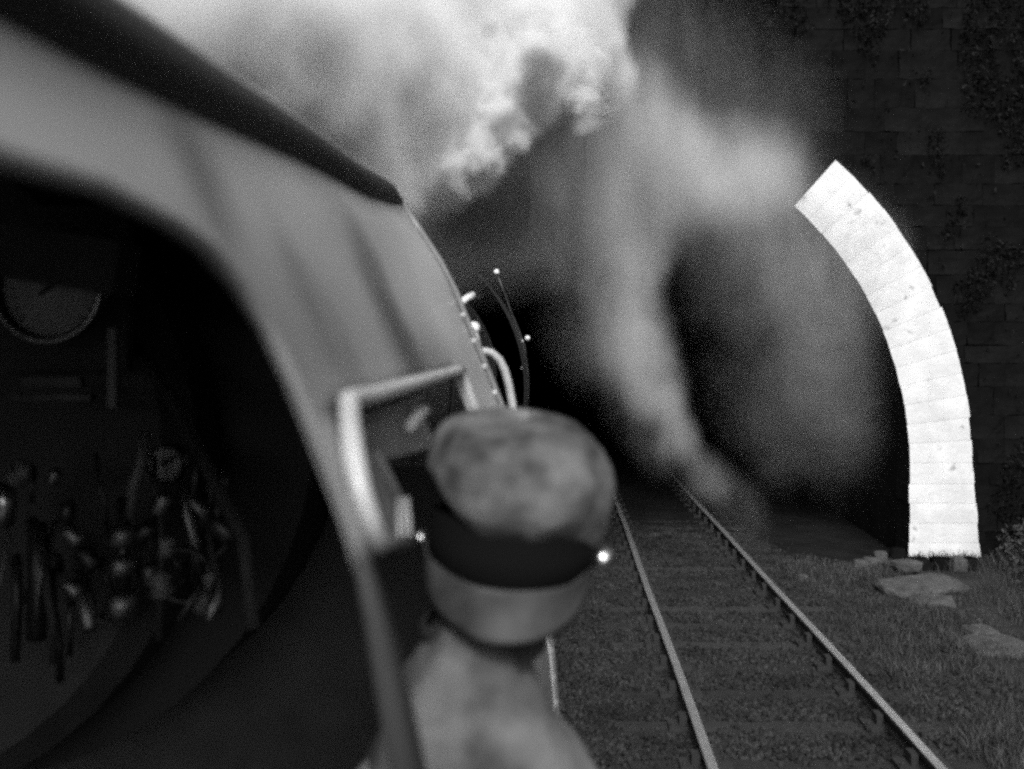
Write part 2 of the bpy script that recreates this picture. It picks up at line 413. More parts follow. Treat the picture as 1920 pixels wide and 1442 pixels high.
# ------------------------------------------------------------------ tracks
def rail_mesh(x, y0, y1):
    hw = .036
    pr = [(-hw, -.004), (-hw + .008, 0), (hw - .008, 0), (hw, -.004), (hw, -.038), (.012, -.052), (.012, -.105), (.034, -.118), (.034, -.142), (-.034, -.142), (-.034, -.118), (-.012, -.105), (-.012, -.052), (-hw, -.038)]
    L = int((y1 - y0) / 1.5) + 1; vs = []; fs = []; mi = []
    for i in range(L + 1):
        y = y0 + (y1 - y0) * i / L
        wob = .006 * math.sin(y * .9) 
        for a, b in pr: vs.append((x + a + wob, y, b))
    n = len(pr)
    for i in range(L):
        for k in range(n):
            k2 = (k + 1) % n; fs.append((i * n + k, (i + 1) * n + k, (i + 1) * n + k2, i * n + k2)); mi.append(1 if k in (0, 1, 2) else 0)
    return vs, fs, mi
def sleeper_mesh(seed):
    r = random.Random(seed); g = G(); L, W, H = 2.6, .26, .14
    nxx = 10; vs = []
    for i in range(nxx + 1):
        x = -L / 2 + L * i / nxx
        j = r.uniform(-.006, .006)
        vs += [(x, -W / 2 + r.uniform(-.006, .006), -H), (x, W / 2 + r.uniform(-.006, .006), -H), (x, W / 2 - .008 + r.uniform(-.005, .005), j), (x, -W / 2 + .008 + r.uniform(-.005, .005), j)]
    fs = []
    for i in range(nxx):
        b = i * 4; c = b + 4
        for k in range(4): k2 = (k + 1) % 4; fs.append((b + k, b + k2, c + k2, c + k))
    fs += [(3, 2, 1, 0), tuple(nxx * 4 + k for k in range(4))]
    me = bpy.data.meshes.new('sleeper'); me.from_pydata(vs, [], fs); me.materials.append(M['sleeper']); me.update(); return me
SL = [sleeper_mesh(i) for i in range(4)]
def chair_mesh():
    g = G(); g.box((0, 0, .018), (.36, .19, .036)); g.box((-.065, 0, .065), (.05, .12, .1)); g.box((.07, 0, .06), (.06, .12, .09))
    g.lathe([(.018, .036), (.018, .055), (.008, .06)], (.15, .05, 0), 8); g.lathe([(.018, .036), (.018, .055), (.008, .06)], (-.15, -.05, 0), 8)
    me = bpy.data.meshes.new('rail_chair'); me.from_pydata([tuple(v) for v in g.v], [], g.f); me.materials.append(M['rail_side']); me.update(); return me
CHAIR = chair_mesh()
SLY = []
def track(xc, label, y0, y1, near):
    t = thing('railway_track', label, 'railway track', (xc, 0, 0))
    for s in (-1, 1):
        vs, fs, mi = rail_mesh(xc + s * .755, y0, y1)
        o = mesh('rail', vs, fs, 'rail_side', t); o.data.materials.append(M['rail_top']); o.data.polygons.foreach_set('material_index', mi)
    y = y0 + .3; r = random.Random(int(xc * 10)); k = 0
    while y < min(y1, 26):
        if near or y > 1:
            o = link(bpy.data.objects.new('sleeper', SL[k % 4])); o.parent = t; o.location = (r.uniform(-.03, .03), y, -.155); o.rotation_euler = (0, 0, r.uniform(-.012, .012))
            if near:
                for s in (-1, 1):
                    c = link(bpy.data.objects.new('rail_chair', CHAIR)); c.parent = o; c.location = (s * .755 - o.location.x, 0, -.0); c.rotation_euler = (0, 0, 0 if s > 0 else PI)
        if near: SLY.append(y)
        y += r.uniform(.70, .76); k += 1
    return t
track(1.735, 'empty railway track beside the locomotive, running into the tunnel', 3.0, 60, True)
track(-1.6, 'railway track under the locomotive', 1.0, 60, False)

# ------------------------------------------------------------------ ballast, grass, rubble
def scatter_mesh(name, n, gen, template, m, kind='stuff', label=None, cat=None):
    tv, tf = template; tv = np.array(tv, float); nv = len(tv)
    V = np.empty((n, nv, 3)); 
    for i in range(n):
        loc, R, s = gen(i); V[i] = (tv * s * (1 + RNG.uniform(-.28, .28, (nv, 1)))) @ R.T + loc
    Fa = (np.array(tf)[None] + (np.arange(n) * nv)[:, None, None]).reshape(-1, 3)
    me = bpy.data.meshes.new(name); me.vertices.add(n * nv); me.vertices.foreach_set('co', V.reshape(-1))
    me.loops.add(Fa.size); me.loops.foreach_set('vertex_index', Fa.reshape(-1).astype(np.int32))
    me.polygons.add(len(Fa)); me.polygons.foreach_set('loop_start', np.arange(len(Fa), dtype=np.int32) * 3)
    try: me.polygons.foreach_set('loop_total', np.full(len(Fa), 3, dtype=np.int32))
    except Exception: pass
    me.update(calc_edges=True); me.validate(); me.materials.append(M[m])
    o = link(bpy.data.objects.new(name, me)); o['kind'] = kind
    if label: o['label'] = label
    if cat: o['category'] = cat
    return o
t_ = (1 + 5 ** .5) / 2
ICO_V = [(-1, t_, 0), (1, t_, 0), (-1, -t_, 0), (1, -t_, 0), (0, -1, t_), (0, 1, t_), (0, -1, -t_), (0, 1, -t_), (t_, 0, -1), (t_, 0, 1), (-t_, 0, -1), (-t_, 0, 1)]
ICO_V = [tuple(c / 1.9 for c in v) for v in ICO_V]
ICO_F = [(0, 11, 5), (0, 5, 1), (0, 1, 7), (0, 7, 10), (0, 10, 11), (1, 5, 9), (5, 11, 4), (11, 10, 2), (10, 7, 6), (7, 1, 8), (3, 9, 4), (3, 4, 2), (3, 2, 6), (3, 6, 8), (3, 8, 9), (4, 9, 5), (2, 4, 11), (6, 2, 10), (8, 6, 7), (9, 8, 1)]
def rrot():
    q = RNG.normal(size=4); q /= np.linalg.norm(q); return np.array(Quaternion(q).to_matrix())
def gen_ballast(i):
    while True:
        y = 5.5 + 12 * RNG.random() ** 1.5; x = RNG.uniform(-1.0, 4.1)
        if x > 3.3 and RNG.random() < (x - 3.3): continue
        if .42 < x < 3.05 and min(abs(y - q) for q in SLY) < .135 and RNG.random() < .88: continue
        break
    s = RNG.uniform(.012, .030)
    onsl = RNG.uniform(-.012, .012)
    return np.array([x, y, ground_h(x, min(y, 14.3)) + .012 + onsl]), rrot(), np.array([1, 1, .8]) * s
scatter_mesh('ballast', 52000, gen_ballast, (ICO_V, ICO_F), 'ballast', label='dark broken stone ballast around the sleepers of the empty track', cat='ballast')
# grass: blades of three triangles, bent over
def blades(name, n, gen, label):
    V = []; Fc = []
    for i in range(n):
        p, h, wdt, lean = gen(i); a = RNG.uniform(0, 2 * PI); u = Vector((math.cos(a), math.sin(a), 0)) * wdt
        l = Vector(lean) * h; p = Vector(p); k = len(V)
        V += [p - u, p + u, p + Vector((0, 0, h * .6)) + l * .35 - u * .7, p + Vector((0, 0, h * .6)) + l * .35 + u * .7, p + Vector((0, 0, h)) + l]
        Fc += [(k, k + 1, k + 3), (k, k + 3, k + 2), (k + 2, k + 3, k + 4)]
    return V, Fc
def gen_grass(i):
    while True:
        y = 6.0 + 8.4 * RNG.random() ** 1.2; x = RNG.uniform(2.9, 8.2)
        dn = noise.noise(Vector((x * 1.1, y * 1.1, 9)))
        if 4.85 < x < 6.2 and 11.6 < y < 14.2 and RNG.random() < .75: continue
        if dn > -.1 or RNG.random() < .3: break
    h = RNG.uniform(.03, .11) * (1 + 1.2 * sstep((x - 4.6) / 1.2)) * (1.2 + dn)
    return (x, y, ground_h(x, y) - .01), h, RNG.uniform(.003, .008), (RNG.normal(0, .35), RNG.normal(0, .35), 0)
V, Fc = blades('grass', 46000, gen_grass, '')
tag(mesh('grass', V, Fc, 'grass'), 'coarse dark grass and weeds on the ground right of the track', 'grass', kind='stuff')
# ragged tufts at the foot of the white pier
def gen_tuft(i):
    x = RNG.uniform(4.95, 6.2); y = RNG.uniform(14.12, 14.34)
    return (x, y, ground_h(x, y) - .02), RNG.uniform(.05, .2), RNG.uniform(.004, .010), (RNG.normal(0, .3), RNG.normal(0, .1), 0)
V, Fc = blades('grass', 700, gen_tuft, '')
tag(mesh('grass', V, Fc, 'grass'), 'ragged tufts of grass at the foot of the white arch edge', 'grass', kind='stuff')
# bank undergrowth: leaf-sized faces on the slope at the far right
def gen_leaf(i):
    while True:
        y = RNG.uniform(9.5, 14.35); x = RNG.uniform(5.6, 9.0)
        if x > 6.2 - .28 * (14.4 - y) and noise.noise(Vector((x * 1.6, y * 1.6, 3))) > -.25: break
    h = RNG.random() ** 1.6 * .55 * sstep((x - 5.5) / .8)
    return np.array([x, y, ground_h(x, y) + h]), rrot(), RNG.uniform(.02, .05) * np.array([1, .55, .1])
scatter_mesh('undergrowth', 16000, gen_leaf, ([(-1, 0, 0), (0, .8, .2), (1, 0, 0), (0, -.8, .2)], [(0, 3, 1), (1, 3, 2)]), 'bush', label='dark brambles and ivy covering the bank right of the tunnel mouth', cat='undergrowth')
def gen_creeper(i):
    while True:
        x = RNG.uniform(-.5, 8.2); z = RNG.uniform(.2, 9.0)
        rr = math.hypot(x, max(0, z - RZ))
        if rr < RO + .25: continue
        v = noise.noise(Vector((x * .9, z * .55, 21))) + .5 * noise.noise(Vector((x * 2.6, z * 1.3, 4)))
        lim = .28 - .10 * max(0, z - 5) / 3 - .25 * max(0, x - 6.2)
        if v > lim - .12 or RNG.random() < .03: break
    return np.array([x, Y0 - .07 - RNG.random() ** 2 * .12, z]), rrot(), RNG.uniform(.018, .045) * np.array([1, .6, .1])
scatter_mesh('creeper', 15000, gen_creeper, ([(-1, 0, 0), (0, .8, .2), (1, 0, 0), (0, -.8, .2)], [(0, 3, 1), (1, 3, 2)]), 'creeper', label='dark creeper growing over the stone wall round the tunnel mouth', cat='creeper')
# rubble under the pier
def stone(name, c, size, seed, m, label, cat, grp=None, yaw=0.0, tilt=0.0):
    r = random.Random(seed); bm = bmesh.new(); bmesh.ops.create_icosphere(bm, subdivisions=2, radius=1)
    for v in bm.verts:
        q = v.co.copy()
        for a in range(3): q[a] = math.copysign(abs(q[a]) ** .55, q[a])
        q *= 1 + .16 * noise.noise(q * 1.6 + Vector((seed, 0, 0))) + r.uniform(-.03, .03)
        v.co = Vector((q.x * size[0] / 2, q.y * size[1] / 2, q.z * size[2] / 2))
    me = bpy.data.meshes.new(name); bm.to_mesh(me); bm.free(); me.materials.append(M[m])
    o = link(bpy.data.objects.new(name, me)); o.location = c; o.rotation_euler = (tilt, r.uniform(-.08, .08), yaw)
    return tag(o, label, cat, grp)
def gz(x, y): return ground_h(x, y)
def put(px, py, d, dz=0):
    p = P(px, py, d); return (p.x, p.y, gz(p.x, p.y) + dz)
stone('stone_slab', put(1725, 1108, 12.4, .09), (1.05, .62, .15), 1, 'pale_stone', 'wide pale flat stone slab in front of the white arch foot', 'stone', 'stones at the foot of the tunnel arch', .1, .12)
stone('stone_slab', put(1745, 1138, 11.9, .03), (.55, .4, .14), 2, 'pale_stone', 'smaller pale slab lying just in front of the widest slab', 'stone', 'stones at the foot of the tunnel arch', -.3, .1)
stone('stone_slab', put(1700, 1060, 13.6, .12), (.42, .3, .16), 3, 'pale_stone', 'short narrow slab behind the wide pale slab, under the white arch foot', 'stone', 'stones at the foot of the tunnel arch', .2)
stone('stone', put(1612, 1062, 13.8, .07), (.2, .18, .15), 4, 'pale_stone', 'small stone nearest the rail in the row beside the arch foot', 'stone', 'stones at the foot of the tunnel arch')
stone('stone', put(1632, 1054, 13.95, .08), (.19, .18, .16), 5, 'pale_stone', 'small stone second from the rail in the row beside the arch foot', 'stone', 'stones at the foot of the tunnel arch')
stone('stone', put(1650, 1046, 14.1, .10), (.2, .16, .2), 6, 'pale_stone', 'small stone third from the rail in the row beside the arch foot', 'stone', 'stones at the foot of the tunnel arch')
stone('stone', put(1682, 1030, 14.2, .12), (.22, .16, .22), 7, 'stone', 'dark stone standing against the inner corner of the white arch foot', 'stone', 'stones at the foot of the tunnel arch')
stone('stone', put(1798, 1052, 13.7, .10), (.22, .2, .24), 8, 'pale_stone', 'upright stone under the outer corner of the white arch foot', 'stone', 'stones at the foot of the tunnel arch')
for k, (px_, h_) in enumerate(((1722, .2), (1765, .24), (1812, .22))):  # dark stones added to paint the shaded hollow under the arch foot
    stone('stone', put(px_, 1040, 13.9, .06), (.34, .3, h_), 20 + k, 'stone', ['sooty dark stone under the middle of the white arch foot', 'taller sooty dark stone right of the middle of the white arch foot', 'sooty dark stone outermost under the white arch foot, beside the ivy'][k], 'stone', 'stones at the foot of the tunnel arch')
stone('stone', put(1505, 1090, 12.9, .03), (.16, .16, .12), 9, 'pale_stone', 'single pale stone lying in the grass close to the right rail', 'stone')
stone('stone_slab', put(1870, 1205, 10.1, .02), (.62, .8, .12), 10, 'pale_stone', 'low pale flat stone half buried in grass at the right, away from the arch', 'stone')
stone('stone_slab', put(1840, 1180, 10.6, .02), (.35, .4, .12), 12, 'pale_stone', 'small low stone touching the half buried flat stone in the grass', 'stone')

# ------------------------------------------------------------------ the locomotive
loco = thing('steam_locomotive', 'steam locomotive seen along its side from the cab, heading into the tunnel', 'locomotive', (-1.6, 0, 0))
PZ = [1.0, 1.2, 1.58, 1.87, 2.2, 2.34, 2.54, 2.66, 2.70, 2.80, 2.945, 3.05, 3.19, 3.30, 3.5]
PX = [.0, -.002, -.022, -.0465, -.108, -.138, -.183, -.232, -.247, -.290, -.347, -.412, -.51, -.61, -.85]
_zz = np.linspace(1.0, 3.5, 251); _xx = np.interp(_zz, PZ, PX); _k = np.ones(9) / 9
_xx[4:-4] = np.convolve(_xx, _k, 'valid')
def prof_x(z): return float(np.interp(z, _zz, _xx))
GD = [-1.6, .2, .45, .577, .718, .993, 1.46, 2.0, 2.63, 3.0]; GZ = [2.88, 2.89, 2.895, 2.90, 2.908, 2.935, 2.985, 3.03, 3.11, 3.165]
def gut(d): return float(np.interp(d, GD, GZ))
ED = [-1.6, .2, .45, .62, .73, .79, .835, .865, .878, .88]; EZ = [2.80, 2.80, 2.80, 2.808, 2.80, 2.788, 2.762, 2.727, 2.68, 2.6486]
def S(d, z, off=0.0):
    x = prof_x(z); t = (prof_x(z + .01) - prof_x(z - .01)) / .02; nrm = Vector((1, 0, -t)).normalized()
    return Vector((x, d, z)) + nrm * off
W0, W1, WS = .985, 2.15, 2.02
def wtop(d): return 2.652 + (2.672 - 2.652) * (d - W0) / (W1 - W0)
cols = [-1.6, -1, -.5, -.2, 0, .2, .3, .45, .55, .62, .68, .73, .76, .79, .815, .835, .85, .865, .872, .878, .88]
g = G()
def strip(d0, d1, zlo0, zlo1, zhi0, zhi1, n):
    for i in range(n):
        a, b = i / n, (i + 1) / n
        g.add([S(d0, zlo0 + (zhi0 - zlo0) * a), S(d1, zlo1 + (zhi1 - zlo1) * a), S(d1, zlo1 + (zhi1 - zlo1) * b), S(d0, zlo0 + (zhi0 - zlo0) * b)], [(0, 1, 2, 3)])
for a, b in zip(cols[:-1], cols[1:]):
    strip(a, b, float(np.interp(a, ED, EZ)), float(np.interp(b, ED, EZ)), gut(a) + .03, gut(b) + .03, 14)
cols2 = [.88, .905, .985] + [.985 + (2.15 - .985) * i / 14 for i in range(1, 15)] + [2.3, 2.5, 2.7, 2.85, 3.0]
for a, b in zip(cols2[:-1], cols2[1:]):
    strip(a, b, 1.1, 1.1, WS, WS, 14)
    if .9 < a < .95: strip(a, b, 2.528, 2.528, wtop(a), wtop(b), 4)
    elif not (a >= W0 - 1e-6 and b <= W1 + 1e-6): strip(a, b, WS, WS, wtop(a), wtop(b), 14)
    strip(a, b, wtop(a), wtop(b), gut(a) + .03, gut(b) + .03, 14)
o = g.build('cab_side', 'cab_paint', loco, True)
bm = bmesh.new(); bm.from_mesh(o.data); bmesh.ops.remove_doubles(bm, verts=bm.verts, dist=.0025); bm.to_mesh(o.data); bm.free()
o.data.polygons.foreach_set('use_smooth', [True] * len(o.data.polygons))
sm = o.modifiers.new('thickness', 'SOLIDIFY'); sm.thickness = .008; sm.offset = -1; cab_side = o
# rolled bead round the side opening and along the front edge
pts = [S(d, float(np.interp(d, ED, EZ)), .002) for d in cols] + [S(.88, z, .002) for z in (2.6, 2.57, 2.54, 2.52)]
G().tube(pts, .0075, 10).build('edge_bead', 'bead', loco, True)
pts = [S(2.995, z, .001) for z in np.linspace(1.12, 3.17, 24)]
G().tube(pts, .011, 8).build('edge_bead', 'bead', loco, True)
# rivets down the front of the cab side, below the window
for z in np.arange(1.25, 2.9, .075):
    q = G(); q.ball(S(2.90, z, .004), .009, 5); q.build('rivet', 'cab_paint', loco, True)
vs = []; fs = []
for k, z in enumerate(np.linspace(1.15, 2.36, 24)):
    for d in (2.80, 2.985): vs.append(S(d, z, .0035))
for k in range(23): fs.append((2 * k, 2 * k + 1, 2 * k + 3, 2 * k + 2))
o = mesh('edge_plate', vs, fs, 'frame_paint', loco, True); q = o.modifiers.new('t', 'SOLIDIFY'); q.thickness = .003; q.offset = 1
# rain gutter
ds = list(np.linspace(-1.6, 0, 8)) + list(np.linspace(.1, 2.98, 46)); vs = []; fs = []
sec = [(-.004, .0), (.0, .020), (.010, .030), (.030, .032), (.044, .026), (.050, .012), (.050, -.004)]
for i, d in enumerate(ds):
    z0 = gut(d); k = 1.0 if d < 2.6 else 1 - .55 * (d - 2.6) / .38
    for dz, off in sec: vs.append(S(d, z0 + dz * k, off * k))
n = len(sec)
for i in range(len(ds) - 1):
    for k in range(n - 1): fs.append((i * n + k, (i + 1) * n + k, (i + 1) * n + k + 1, i * n + k + 1))
fs += [tuple(range(n)), tuple((len(ds) - 1) * n + k for k in range(n - 1, -1, -1))]
mesh('rain_gutter', vs, fs, 'black_paint', loco, True)
pts = [S(d, gut(d) + .054, .014) for d in ds]
G().tube(pts, [.0085 * (1 if d < 2.7 else .6) for d in ds], 8).build('gutter_lip', 'bead', loco, True)
# roof: from gutter inwards, across to the far side
vs = []; fs = []; nr = 16
for d in ds:
    e = S(d, gut(d) + .05, .004)
    for i in range(nr + 1):
        t = i / nr; x = e.x + (-3.2 - 2 * e.x) * t; zz = e.z + .32 * math.sin(PI * t) * (.9 if i not in (0, nr) else 1)
        vs.append(Vector((x, d, zz)))
m_ = nr + 1
fs = [(j * m_ + i, j * m_ + i + 1, (j + 1) * m_ + i + 1, (j + 1) * m_ + i) for j in range(len(ds) - 1) for i in range(nr)]
o = mesh('cab_roof', vs, fs, 'black_paint', loco, True); q = o.modifiers.new('thickness', 'SOLIDIFY'); q.thickness = .012; q.offset = 0  # rear stretch behind the camera is unseen, added to shade the cab
# far side sheet
g = G()
for a, b in zip([.88, 1.2, 1.6, 2.0, 2.4, 2.7], [1.2, 1.6, 2.0, 2.4, 2.7, 3.0]):
    zs = np.linspace(1.1, 1, 2)
    for i in range(16):
        za = lambda d, i: 1.1 + (gut(d) + .04 - 1.1) * i / 16
        g.add([Vector((-3.2 - prof_x(za(a, i)), a, za(a, i))), Vector((-3.2 - prof_x(za(b, i)), b, za(b, i))), Vector((-3.2 - prof_x(za(b, i + 1)), b, za(b, i + 1))), Vector((-3.2 - prof_x(za(a, i + 1)), a, za(a, i + 1)))], [(0, 3, 2, 1)])
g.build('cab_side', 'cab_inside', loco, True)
# cab front plate with the look-out opening, floor
g = G()
def front_pt(z, side): return Vector((prof_x(z) - .012 if side else -3.2 - prof_x(z) + .012, 2.985, z))
zs = list(np.linspace(1.1, 3.17, 22))
for a, b in zip(zs[:-1], zs[1:]):
    xr0, xr1 = front_pt(a, 1).x, front_pt(b, 1).x
    if 2.35 < (a + b) / 2 < 2.75:
        segs = [(xr0, xr1, xr0 - .06, xr1 - .06), (-.62, -.62, -2.58, -2.58), (-3.2 - xr0 + .06, -3.2 - xr1 + .06, -3.2 - xr0, -3.2 - xr1)]
    else: segs = [(xr0, xr1, -3.2 - xr0, -3.2 - xr1)]
    for x0, x1, x2, x3 in segs: g.add([Vector((x0, 2.985, a)), Vector((x1, 2.985, b)), Vector((x3, 2.985, b)), Vector((x2, 2.985, a))], [(0, 1, 2, 3)])
g.add([Vector((-.5, 2.985, 3.17)), Vector((-2.7, 2.985, 3.17)), Vector((-2.1, 2.985, 3.47)), Vector((-1.1, 2.985, 3.47))], [(0, 1, 2, 3)])
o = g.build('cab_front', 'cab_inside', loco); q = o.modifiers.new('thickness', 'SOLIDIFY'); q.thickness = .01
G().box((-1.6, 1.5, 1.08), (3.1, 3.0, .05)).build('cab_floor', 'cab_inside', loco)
# window frame: rounded corner tube standing proud of the side
zt0 = wtop(W0)
pts = [S(W1 + .03, wtop(W1), .012)]
for i in range(1, 15): d = W1 + (W0 + .05 - W1) * i / 14; pts.append(S(d, wtop(d), .012))
pts = pts[:-1] + [S(1.02, 2.6545, .012), S(1.0, 2.653, .013), S(.988, 2.649, .014), S(.975, 2.641, .014), S(.955, 2.628, .014), S(.935, 2.612, .014), S(.918, 2.592, .013), S(.907, 2.573, .012), S(.908, 2.552, .011), S(.918, 2.532, .009), S(.94, 2.525, .004), S(.99, 2.523, -.004)]
fr = G().tube(pts, .0105, 12).build('window_frame', 'frame_paint', loco, True)
G().tube([S(.91, WS, .01), S(1.5, WS, .01), S(W1 + .03, WS, .01)], .014, 8).build('window_sill', 'cab_paint', loco, True)
G().tube([S(W1 + .02, z, .008) for z in np.linspace(WS, wtop(W1), 8)], .012, 8).build('window_frame', 'cab_paint', loco, True)
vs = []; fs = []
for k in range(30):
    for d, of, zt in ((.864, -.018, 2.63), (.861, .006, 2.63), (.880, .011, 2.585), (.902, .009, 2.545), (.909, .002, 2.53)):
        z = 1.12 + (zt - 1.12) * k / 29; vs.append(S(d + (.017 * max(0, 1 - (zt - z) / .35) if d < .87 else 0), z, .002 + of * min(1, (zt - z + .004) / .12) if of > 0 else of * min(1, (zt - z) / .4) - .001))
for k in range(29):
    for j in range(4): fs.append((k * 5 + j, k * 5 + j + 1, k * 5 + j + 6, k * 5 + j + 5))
mesh('door_pillar', vs, fs, 'pillar_paint', loco, True)  # dark strip added to paint shade onto the cab side's lower rear edge
# sliding window pushed part open, inside the side sheet
def I_(d, z, off=-.035): return S(d, z, off)
o = G()
for (d0, z0, d1, z1) in ((1.03, 2.635, 1.75, 2.645), (1.03, 2.515, 1.03, 2.635), (1.03, 2.515, 1.30, 2.466), (1.30, 2.466, 1.22, 2.60)):
    o.tube([I_(d0, z0, -.03), I_((d0 + d1) / 2, (z0 + z1) / 2, -.03), I_(d1, z1, -.03)], .008, 8)
slide = o.build('sliding_window', 'inner_paint', loco, True)
vs = [I_(1.03, 2.595, -.032), I_(1.72, 2.56, -.032), I_(1.72, 2.655, -.032), I_(1.03, 2.645, -.032)]
pn = mesh('window_blind', vs, [(0, 1, 2, 3)], 'inner_paint', slide); q = pn.modifiers.new('t', 'SOLIDIFY'); q.thickness = .008
vs = [I_(1.035, 2.515, -.03), I_(1.30, 2.466, -.03), I_(1.22, 2.60, -.03), I_(1.035, 2.60, -.03)]
pn = mesh('side_flap', vs, [(0, 1, 2, 3)], 'flap', slide); q = pn.modifiers.new('t', 'SOLIDIFY'); q.thickness = .004
for dd in (0, .035, .07):  # pale streaks painted on as glints of light on the flap
    G().tube([I_(1.17 + dd, 2.496 - dd * .17, -.022), I_(1.22 + dd * .8, 2.535 - dd * .1, -.021)], .0028, 6).build('crease', 'crease_paint', slide, True)
G().tube([I_(1.66, 2.622, -.02), I_(1.58, 2.618, -.02), I_(1.50, 2.605, -.03)], .011, 8).build('catch', 'frame_paint', slide, True)
# fittings on the front edge of the cab
G().tube([P(862, 571, 3.03), P(872, 561, 3.05), P(887, 553, 3.08)], [.008, .010, .010], 8).build('lamp_bracket', 'white_rod', loco, True)
q = G(); q.ball(P(888, 615, 3.03), .019, 8); q.tube([P(868, 600, 3.0), P(888, 615, 3.03), P(898, 650, 3.03)], .009, 8); q.build('sight_knob', 'white_rod', loco, True)
pts = [P(896, 664, 3.03), P(908, 659, 3.05), P(922, 662, 3.07), P(936, 674, 3.08), P(946, 694, 3.09), P(954, 722, 3.10), P(961, 760, 3.11), P(970, 820, 3.12), P(985, 900, 3.12), P(978, 1010, 3.05)]
G().tube(pts, .0125, 10).build('handrail', 'frame_paint', loco, True)
# boiler, smokebox, chimney, dome, running plate
bc = Vector((-1.6, 0, 2.55))
g = G(); g.lathe([(.01, 2.6), (.95, 2.6), (.95, 5.0), (.92, 8.0), (.92, 8.02), (.97, 8.02), (.97, 9.25), (.9, 9.32), (.01, 9.38)], bc, 48, ROT_Y @ Matrix.Scale(1, 3)) 
g.build('boiler', 'boiler', loco)
for o_ in loco.children:
    if o_.name == 'boiler': autosmooth(o_, 30)
for y in (3.4, 4.6, 5.8, 7.0):
    G().tube([Vector((bc.x + .955 * math.cos(a), y, bc.z + .955 * math.sin(a))) for a in np.linspace(0, 2 * PI, 49)], .012, 6, False).build('boiler_band', 'black_paint', loco, True)
g = G(); g.lathe([(.30, 0), (.24, .12), (.22, .3), (.24, .42), (.28, .46), (.25, .47), (.2, .4)], (-1.6, 8.6, 3.45), 28); g.build('chimney', 'boiler', loco, True)
g = G(); g.lathe([(.34, 0), (.28, .12), (.26, .22), (.2, .3), (.1, .34), (.01, .35)], (-1.6, 5.8, 3.42), 28); g.build('steam_dome', 'boiler', loco, True)
G().box((-1.6, 6.2, 1.62), (2.9, 6.4, .04)).build('running_plate', 'boiler', loco)
G().box((-.17, 6.2, 1.5), (.03, 6.4, .22)).build('valance', 'boiler', loco)
# curved smoke deflectors beside the smokebox, hand rod round the front edge of the right one
for s in (1, -1):
    vs = []; n1 = 14
    for y in (8.1, 9.0):
        for i in range(n1 + 1):
            a = math.radians(-28 + 76 * i / n1); r = 1.27
            vs.append(Vector((-1.6 + s * r * math.cos(a), y, 2.45 + r * math.sin(a) * 1.03)))
    fs = [(i, i + 1, n1 + 1 + i + 1, n1 + 1 + i) for i in range(n1)]
    o = mesh('smoke_deflector', vs, fs, 'boiler', loco, True); q = o.modifiers.new('t', 'SOLIDIFY'); q.thickness = .012
rod = [P(931, 512, 8.95), P(944, 545, 8.97), P(958, 585, 8.98), P(972, 618, 9.0), P(984, 650, 9.0), P(988, 700, 9.0), P(990, 770, 9.0), P(989, 830, 9.0)]
hr = G().tube(rod, .009, 8).build('hand_rod', 'dull_steel', loco, True)
for p_, r_ in ((P(931, 510, 8.94), .026), (P(978, 640, 8.97), .016), (P(989, 634, 8.99), .024), (P(980, 690, 8.99), .02)):
    q = G(); q.ball(p_, r_, 8); q.build('rod_knob', 'white_rod', hr, True)
q = G(); q.tube([P(931, 516, 8.94), P(905, 548, 8.3), P(896, 560, 7.8)], .006, 6); q.build('hand_rod', 'dull_steel', loco, True)
# wheels under the running plate
for y in (3.9, 5.9, 7.9):
    for s in (1, -1):
        c = Vector((-1.6 + s * .76, y, .92)); g = G()
        g.lathe([(.92, -.06), (.92, .06), (.84, .065), (.84, -.065)], c, 40, Matrix.Rotation(PI / 2, 3, 'Y'), False)
        g.lathe([(.02, -.07), (.16, -.07), (.16, .08), (.02, .08)], c, 20, Matrix.Rotation(PI / 2, 3, 'Y'))
        for k in range(16): a = 2 * PI * k / 16; g.tube([c + Vector((0, .14 * math.cos(a), .14 * math.sin(a))), c + Vector((0, .86 * math.cos(a), .86 * math.sin(a)))], .022, 6)
        g.build('wheel', 'boiler', loco)
G().box((-1.6, 9.5, 1.1), (2.5, .08, .4)).build('buffer_beam', 'boiler', loco)
G().box((-1.6, 6.0, 1.0), (1.2, 7.0, .5)).build('frames', 'boiler', loco)

